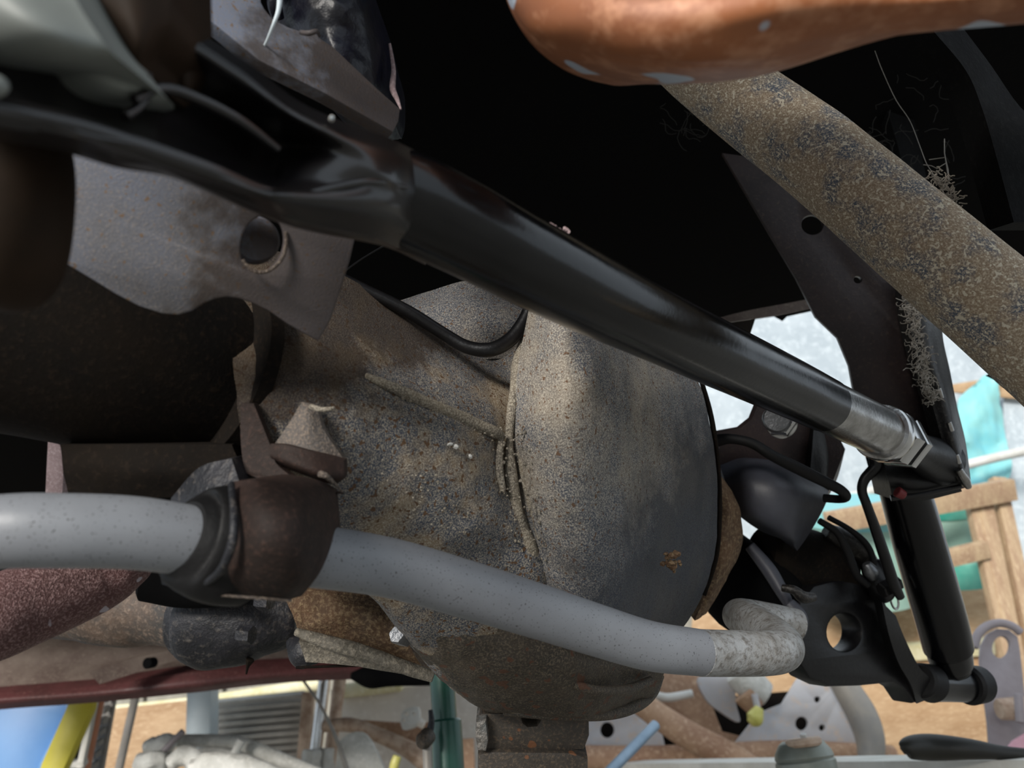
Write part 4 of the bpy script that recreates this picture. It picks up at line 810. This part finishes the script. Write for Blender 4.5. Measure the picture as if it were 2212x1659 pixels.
tube('cable', [(1790,1118,.85,6),(1830,1140,.85,6),(1862,1165,.85,7),(1880,1190,.85,7),(1888,1220,.85,6)], M['rubber'], bk, n=30, seg=12)
ringp = ell(1932,1296,8,20,-12,24)
tube('split_ring', [(x,y,.86,2.5) for x,y in ringp+[ringp[0]]], M['chrome'], n=50, seg=8, tag=('small bright wire ring behind the shock absorber', 'ring'))
tube('dark_arch', [(1545,1180,.90,60),(1600,1260,.88,95),(1650,1290,.87,95),(1700,1330,.86,70)], M['under'], bk, n=16, seg=30)

#==== STANDS ====
st = thing('axle_stand', 'worn brown steel axle stand saddle carrying the differential', 'axle stand', Vector((P(1150,1600,.60).x,P(1150,1600,.60).y,0)))
fplate('saddle', [(1030,1552),(1040,1541),(1124,1541),(1130,1562),(1140,1570),(1160,1568),(1168,1556),(1170,1541),(1272,1545),(1273,1590),(1262,1620),(1220,1622),(1048,1620),(1030,1600)], .585, M['stand_brown'], .06, parent=st, bevel=.002)
fplate('chipped_block', [(1028,1560),(1050,1556),(1055,1600),(1050,1625),(1032,1622),(1026,1590)], .575, M['stand_grey'], .03, parent=st, bevel=.002)
fplate('column_head', [(1032,1630),(1060,1624),(1240,1626),(1270,1640),(1272,1800),(1030,1800)], .58, M['stand_brown'], .07, parent=st, bevel=.003)
a = P(1150,1780,.615); rbox('column', Vector((a.x,a.y+.03,a.z/2)), Vector((.035,0,0)), Vector((0,.035,0)), Vector((0,0,a.z/2)), M['stand_brown'], st)
for sx,sy in ((-1,-1),(1,-1),(-1,1),(1,1)):
    p0 = Vector((a.x,a.y+.03,a.z*.9)); p1 = Vector((a.x+sx*.13,a.y+.03+sy*.13,.0)); tube3('leg', [p0,p1], .014, M['stand_brown'], st, seg=10, roundcap=False)
gs = thing('green_stand', 'dark green telescopic stand post with ratchet knob', 'stand', Vector((P(958,1600,1.3).x,P(958,1600,1.3).y,0)))
d0 = yd(958,1600,1.2)
b0 = P(960,1600,d0)
def zpt(px,py,d,z):  # straight down from that point to height z
    p = P(px,py,d); return Vector((p.x,p.y,z))
top = P(954,1440,yd(954,1440,1.2)); 
tube('inner_post', [(950,1380,yd(950,1380,1.2),26),(956,1480,yd(956,1480,1.2),27),(962,1580,yd(962,1580,1.2),27)], M['green'], gs, n=8, seg=36)
tube('outer_post', [(964,1558,yd(964,1558,1.2),33),(968,1640,yd(968,1640,1.2),34),(974,1800,yd(974,1800,1.2),36)], M['green'], gs, n=8, seg=36)
pb = P(974,1790,yd(974,1790,1.2)); tube3('foot_post', [pb, Vector((pb.x,pb.y,0))], .027, M['green'], gs, seg=24)
disc('base', 0,0,1,1, M['green'], gs) if 0 else None
V, Fc = tube_geo([Vector((pb.x,pb.y,.012)),Vector((pb.x,pb.y,0))], [.16,.17], 36, roundcap=False); link('base', V, Fc, M['green'], gs)
disc('ratchet_knob', 924,1590, yd(924,1590,1.16), 18, M['stand_brown'], gs, (-FW-RT*.3), .025, prof=[(0,1),(.6,1),(.8,.8),(1,.5)])
tube('pawl', [(930,1534,yd(930,1534,1.16),5),(932,1560,yd(932,1560,1.16),7),(926,1590,yd(926,1590,1.16),9)], M['black_greasy'], gs, n=10, seg=12)
tube('handle', [(922,1600,yd(922,1600,1.16),10),(926,1700,yd(926,1700,1.16),11)], M['grey_pipe'], gs, n=6, seg=14)
